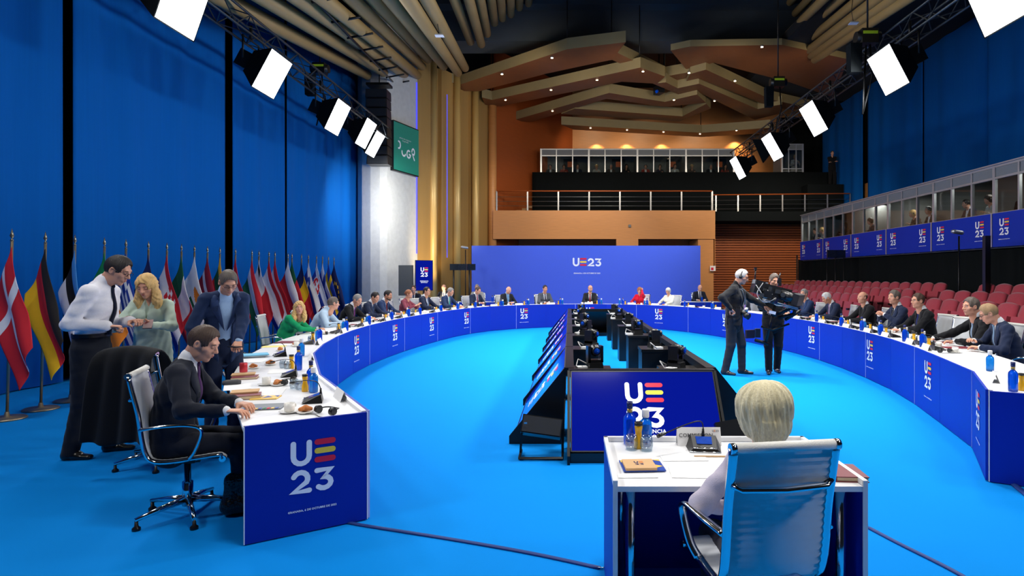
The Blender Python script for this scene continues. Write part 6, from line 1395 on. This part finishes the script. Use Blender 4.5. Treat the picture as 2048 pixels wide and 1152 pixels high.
obj('top_battery', MB().box(PQ(1520, 566), (.22, .16, .07), rot=Rr), greyp, rig); seg('lens_barrel', (1562, 588), (1592, 598), .075, n=14, Y1=10.1, Y2=9.95); seg('matte_box', (1590, 597), (1602, 601), .13, n=4, Y1=9.98, Y2=9.9)
seg('follow_focus', (1545, 600), (1552, 604), .06, Y1=10.05, Y2=10.0, n=12); obj('viewfinder', MB().box(PQ(1536, 589, 10.0), (.15, .05, .11), rot=Rr), blackm, rig)
seg('antenna', (1510, 560), (1511, 540), .012, n=6); obj('antenna_head', MB().box(PQ(1511, 538), (.04, .03, .05)), blackp, rig); seg('handle', (1555, 566), (1561, 546), .012, n=6); seg('transmitter', (1559, 572), (1559, 556), .035, n=4)
obj('cables', MB().tube(catmull3([PQ(1512, 570, 10.05), PQ(1520, 582, 10.0), PQ(1530, 596, 10.0), PQ(1545, 588, 9.98)], 5), .008, 5).tube(catmull3([PQ(1526, 566, 10.05), PQ(1514, 588, 10), PQ(1530, 605, 10), PQ(1552, 596, 9.98)], 5), .007, 5).tube(catmull3([PQ(1535, 580, 10.05), PQ(1548, 608, 10), PQ(1570, 612, 10.02)], 5), .008, 5), MC['grey_cable'], rig)
obj('side_details', MB().box(PQ(1530, 580, 10.05), (.07, .03, .05), rot=Rr).box(PQ(1540, 578, 10.05), (.05, .03, .08), rot=Rr).box(PQ(1556, 583, 10.05), (.09, .03, .07), rot=Rr).tube([PQ(1524, 590, 10.1), PQ(1524, 590, 9.98)], .035, 10).tube([PQ(1566, 590, 10.1), PQ(1566, 590, 9.98)], .04, 10), MC['grille'], rig)
obj('rods', MB().tube([PQ(1525, 598, 10.1), PQ(1596, 616, 10.0)], .01, 6).tube([PQ(1525, 601, 10.2), PQ(1596, 619, 10.1)], .01, 6), steel, rig)
seg('post', (1551, 606), (1530, 690), .022, mt=blackm); seg('gimbal', (1549, 622), (1546, 632), .05, mt=blackm)
for (a, b) in (((1552, 628), (1592, 612)), ((1592, 612), (1588, 628)), ((1556, 636), (1588, 628)), ((1570, 640), (1600, 622))): seg('arm_link', a, b, .028, mt=blackm, Y1=10.3, Y2=10.25)
obj('vest_bar', MB().tube([PQ(1522, 653, 10.15), PQ(1545, 660, 10.1), PQ(1578, 648, 10.15)], .018, 6), blackm, rig)
seg('sled', (1510, 680), (1537, 688), .03, mt=blackm, n=6); obj('sled_monitor', MB().box(PQ(1500, 668), (.17, .04, .14), rot=Matrix.Rotation(.4, 3, 'Z')), blackp, rig); obj('sled_battery', MB().box(PQ(1515, 666, 10.25), (.08, .08, .15)), blackp, rig)
obj('white_tag', MB().box(PQ(1545, 625, 10.05), (.11, .01, .05), rot=Rr), paper, rig)
# ================================================================ FLAGS
FC = dict(r=(206, 28, 44), w=(232, 234, 240), k=(20, 20, 22), y=(250, 196, 20), b=(24, 60, 160), lb=(60, 140, 215), g=(0, 130, 70), g2=(20, 96, 60), nv=(22, 34, 92), m=(140, 22, 48), o=(235, 130, 30), cy=(0, 150, 215), go=(225, 180, 60), lg=(240, 180, 40))
fm = {k: M('flag_' + k, v, .8, bump=.15, bscale=400) for k, v in FC.items()}
def tri(*c): return lambda u, v: c[min(2, int(u * 3))]
def ver(*c): return lambda u, v: c[min(2, int(v * 3))]
def f_dk(u, v): return 'w' if abs(u - .5) < .08 or abs(v - .38) < .06 else 'r'
def f_gr(u, v):
    if u < .55 and v < .37: return 'w' if abs(u - .27) < .06 or abs(v - .18) < .04 else 'b'
    return 'b' if int(u * 9) % 2 == 0 else 'w'
def f_hr(u, v):
    if abs(v - .5) < .17 and .22 < u < .82: return 'r' if (int((u - .22) / .12) + int((v - .33) / .068)) % 2 == 0 else 'w'
    return tri('r', 'w', 'b')(u, v)
def f_cy(u, v): return 'o' if ((u - .42) / .16) ** 2 + ((v - .5) / .2) ** 2 < 1 else ('g2' if .66 < u < .72 and abs(v - .5) < .2 else 'w')
def f_mt(u, v): return ('k' if u < .3 and v < .22 and .04 < v and .06 < u else 'w') if v < .5 else 'r'
def f_pl(u, v): return 'w' if u < .5 else 'r'
def f_pt(u, v):
    d = ((u - .5) / .26) ** 2 + ((v - .4) / .17) ** 2
    if d < .28: return 'w' if (int(u * 18) + int(v * 24)) % 2 else 'b'
    if d < .5: return 'r'
    if d < 1: return 'y'
    return 'g2' if v < .4 else 'r'
def f_si(u, v):
    if ((u - .33) / .17) ** 2 + ((v - .3) / .09) ** 2 < 1: return 'w' if u > .36 and abs(v - .3) < .04 else 'b'
    return tri('w', 'b', 'r')(u, v)
def f_sk(u, v):
    d = ((u - .5) / .3) ** 2 + ((v - .34) / .2) ** 2
    if d < 1: return 'w' if d > .82 or abs(v - .34) < .03 or (abs(u - .42) < .035 and abs(v - .34) < .1) or (abs(u - .55) < .035 and abs(v - .34) < .13) else ('b' if u > .7 else 'r')
    return tri('w', 'b', 'r')(u, v)
def f_fi(u, v): return 'b' if abs(u - .5) < .13 or abs(v - .36) < .09 else 'w'
def f_se(u, v): return 'y' if abs(u - .5) < .09 or abs(v - .36) < .07 else 'b'
def f_eu(u, v):
    for k in range(12):
        if math.hypot((u - .5 - .3 * math.sin(k * math.pi / 6)) * 1.0, (v - .5 - .2 * math.cos(k * math.pi / 6)) * 1.5) < .05: return 'y'
    return 'nv'
FL = [('white cross on red', f_dk), ('black, red and gold stripes', tri('k', 'r', 'y')), ('light blue, black and white stripes', tri('lb', 'k', 'w')), ('green, white and orange bands', ver('g', 'w', 'o')), ('blue and white stripes with a cross', f_gr), ('dark blue, white and red bands', ver('nv', 'w', 'r')),
      ('red and white checked shield', f_hr), ('green, white and red bands', ver('g2', 'w', 'r')), ('white with an orange island', f_cy), ('dark red with white stripe', lambda u, v: 'w' if .42 < u < .58 else 'm'), ('yellow, green and red stripes', tri('lg', 'g2', 'r')), ('red, white and pale blue stripes', tri('r', 'w', 'cy')),
      ('red, white and green stripes', tri('r', 'w', 'g2')), ('white and red halves with a small cross', f_mt), ('red, white and blue stripes', tri('r', 'w', 'b')), ('red, white and red stripes', tri('r', 'w', 'r')), ('white over red halves', f_pl), ('green and red with yellow armillary disc', f_pt),
      ('blue, yellow and red bands', ver('nv', 'y', 'r')), ('white, blue and red stripes with small shield', f_si), ('white, blue and red with a double-cross shield', f_sk), ('blue cross on white', f_fi), ('yellow cross on blue', f_se), ('ring of yellow stars on blue', f_eu)]
FPX = [24, 91, 150, 209, 252, 297, 334, 363, 389, 415, 440, 471, 504, 518, 538, 550, 576, 584, 603, 617, 633, 645, 657, 668]
polem = M('brushed_pole', (150, 138, 118), .35, metal=.8); finm = M('finial_metal', (120, 116, 104), .3, metal=.8)
frn = random.Random(3)
for i, ((desc, fn), px) in enumerate(zip(FL, FPX)):
    X = -6.66 - .16 * min(1, i / 3) ; Y = 1200 * X / (px - 1140)
    t = thing('flag', 'draped flag with %s on a floor pole' % desc, 'flag', (X, Y, 0), 0, 'flags along the left curtain')
    obj('pole', MB().tube([(-.06, 0, .03), (0, 0, 2.14)], .016, 8), polem, t); obj('base', MB().lathe([(.19, 0), (.19, .015), (.17, .028), (.03, .035), (.02, .09)], (-.06, 0, 0), 20), polem, t)
    obj('finial', MB().lathe([(.008, 0), (.02, .01), (.012, .03), (.006, .035), (.022, .07), (.012, .11), (.001, .16)], (0, 0, 2.12), 6).xf(Matrix.Identity(4)), finm, t)
    nu, nv = 40, 52; V = []; ph = frn.uniform(0, 6); am = frn.uniform(.85, 1.15)
    ax = Vector((1, -.22, 0)).normalized(); ay = Vector((.22, 1, 0)).normalized()
    for a in range(nu + 1):
        u = a / nu
        for b in range(nv + 1):
            v = b / nv; drop = u * .62 + v * 1.20 * (1 - .10 * u) ; op = min(1.0, drop / .8)
            lat = (v * .38 - u * .30 * (1 - .3 * v)) * am * op ** .62 + .03 * op * u * v
            fold = (.03 * math.sin(u * 8 + ph + v * 1.5) + .02 * math.sin(v * 7 + ph * 2 + u * 5)) * op * (.4 + .6 * op) - .045 * op
            p = ax * lat + ay * fold + Vector((.035, -.04, 0)) * min(1, drop * 4); V.append((p.x, p.y, 2.10 - drop * (1.0 if i else 1.02)))
    F = []; mi = []; used = []
    for a in range(nu):
        for b in range(nv):
            c = fn((a + .5) / nu, (b + .5) / nv); 
            if c not in used: used.append(c)
            F.append((a * (nv + 1) + b, a * (nv + 1) + b + 1, (a + 1) * (nv + 1) + b + 1, (a + 1) * (nv + 1) + b)); mi.append(used.index(c))
    mb = MB(); mb.v = V; mb.f = F; mb.m = mi; mb.sm = [True] * len(F); fo = obj('flag_cloth', mb, [fm[c] for c in used], t)
    md = fo.modifiers.new('s', 'SOLIDIFY'); md.thickness = .004
# ================================================================ STANDS, TV, CABLES
t = thing('floor_television', 'upright screen with emblem on a stand beside the concrete column', 'television', (-5.25, 21.6, 0), R(28))
obj('screen_case', MB().b2((-.32, 0, 1.18), (.32, .05, 2.28)), blackp, t); obj('screen', MB().b2((-.30, -.006, 1.20), (.30, 0, 2.26)), scr, t); place_m('emblem', LMS, t, frame_m((0, -.01, 1.85), (1, 0, 0)), .26); place_m('lettering', PRE, t, frame_m((0, -.01, 1.5), (1, 0, 0)), .3)
obj('stand', MB().b2((-.03, .05, .02), (.03, .1, 1.6)).b2((-.3, -.15, 0), (.3, .3, .03)), blackm, t)
t = thing('floor_television', 'dark back of a second screen leaning at the column', 'television', (-5.95, 21.7, 0), R(-20)); obj('screen_case', MB().b2((-.3, 0, 1.0), (.3, .05, 2.1)), M('dull_grey', (84, 86, 84), .7), t); obj('stand', MB().b2((-.03, .05, .02), (.03, .1, 1.6)).b2((-.3, -.15, 0), (.3, .3, .03)), blackm, t)
def prompter(x, y, rz, label, n=3, zt=2.05):
    t = thing('screen_stand', label, 'monitor', (x, y, 0), rz)
    for k in range(n):
        obj('screen', MB().box(((k - (n - 1) / 2) * .33, .03 * (k - 1) ** 2, zt), (.32, .06, .24), rot=(k - (n - 1) / 2) * -.15), M('dead_screen', (22, 30, 40), .25), t)
    for sx in (-.35, .25): obj('stand_leg', MB().tube([(sx, .05, 0), (sx, .05, zt - .1)], .03, 8).b2((sx - .2, -.1, 0), (sx + .2, .2, .03)), blackm, t)
prompter(-4.1, 22.9, 0, 'black stand with three small dark screens left of the backdrop')
prompter(9.75, 21.8, R(-75), 'black stand with two dark screens in front of the far right booths', n=2, zt=2.3) if False else None
t = thing('screen_stand', 'two dark monitors on tall stands before the far right booths', 'monitor', (at(1672, 505, 21.5).x, 21.5, 0), 0)
for k in (0, 1): obj('screen', MB().box((-.16 + k * .33, 0, 2.5), (.32, .06, .28)), MC['dead_screen'], t)
for sx in (-.3, 0, .3): obj('stand_leg', MB().tube([(sx, .05, .55), (sx, .05, 2.4)], .015, 6), blackm, t)
def stand_lamp(px, py, Y, label, flip=1, zb=.0):
    p = at(px, py, Y); t = thing('stand_lamp', label, 'lamp', (p.x, p.y, 0))
    obj('pole', MB().tube([(0, 0, zb), (0, 0, p.z - .05)], .02, 8), blackm, t); v, q = snet([cap((-.12 * flip, 0, p.z + .06), (.06 * flip, 0, p.z + .03), (.08, .05), (.06, .05), (0, 1, 0))], .02, .02); obj('head', np_mesh('head', [(v, q, 0)], [alum]), None, t)
    obj('tripod', MB().tube([(0, 0, zb + .35), (.28, .1, zb)], .012, 6).tube([(0, 0, zb + .35), (-.28, .1, zb)], .012, 6).tube([(0, 0, zb + .35), (0, -.28, zb)], .012, 6), blackm, t)
stand_lamp(931, 497, 23.2, 'grey lamp head on tall stand left of the backdrop', 1); stand_lamp(1918, 468, 14.6, 'small grey lamp on a thin pole in front of the right booths', 1, .25)
tag(obj('black_post', MB().b2((-.06, -.05, .0), (.06, .05, 2.62)), blackp, None, (at(1973, 480, 13.6).x, 13.6, 0)), 'thick black post standing among the red seats near the right edge', 'post')
tag(obj('black_stand', MB().tube([(0, 0, 0), (0, 0, 2.6)], .03, 6), blackm, None, (9.8, 25.9, 0)), 'thin black stand at the far corner of the right booths', 'stand')
# floor cables
def cable(pts, r, lab): tag(obj('floor_cable', MB().tube(catmull3([tuple(at_z(x, y, r * .7)) for x, y in pts], 6), r, 6, flat=2.2), M('cable_blue', (10, 50, 120), .6)), lab, 'cable')
cable([(687, 1043), (735, 1052), (900, 1078), (1060, 1106), (1200, 1136)], .008, 'dark cable running over the carpet from the left end panel to the desk')
cable([(1737, 1055), (1800, 1088), (1900, 1138), (1990, 1190)], .008, 'dark cable on the carpet right of the foreground desk'); cable([(2022, 963), (2035, 975), (2060, 995)], .012, 'short cable on the carpet at the end of the right arm')
tag(obj('phone_holder', MB().tube([(0, 0, 0), (.05, 0, 0), (.06, 0, .03)], .005, 5), chrome, None, tuple(at_z(1195, 1136, .008))), 'small chrome bracket on the carpet at the foot of the desk', 'bracket')
for k in range(3): tag(obj('wood_block', MB().box((0, 0, .05), (.45 - .12 * k, .25, .1)), cardboard, None, ((1042 + k * 9 - 1140) * 29.8 / 1200, 29.8, 4.87 + k * .1)), 'stacked wooden block behind the balcony railing, %s from the bottom' % ORD[k], 'block', 'wooden blocks on the balcony')
print('SCRIPT', time.time() - T0)
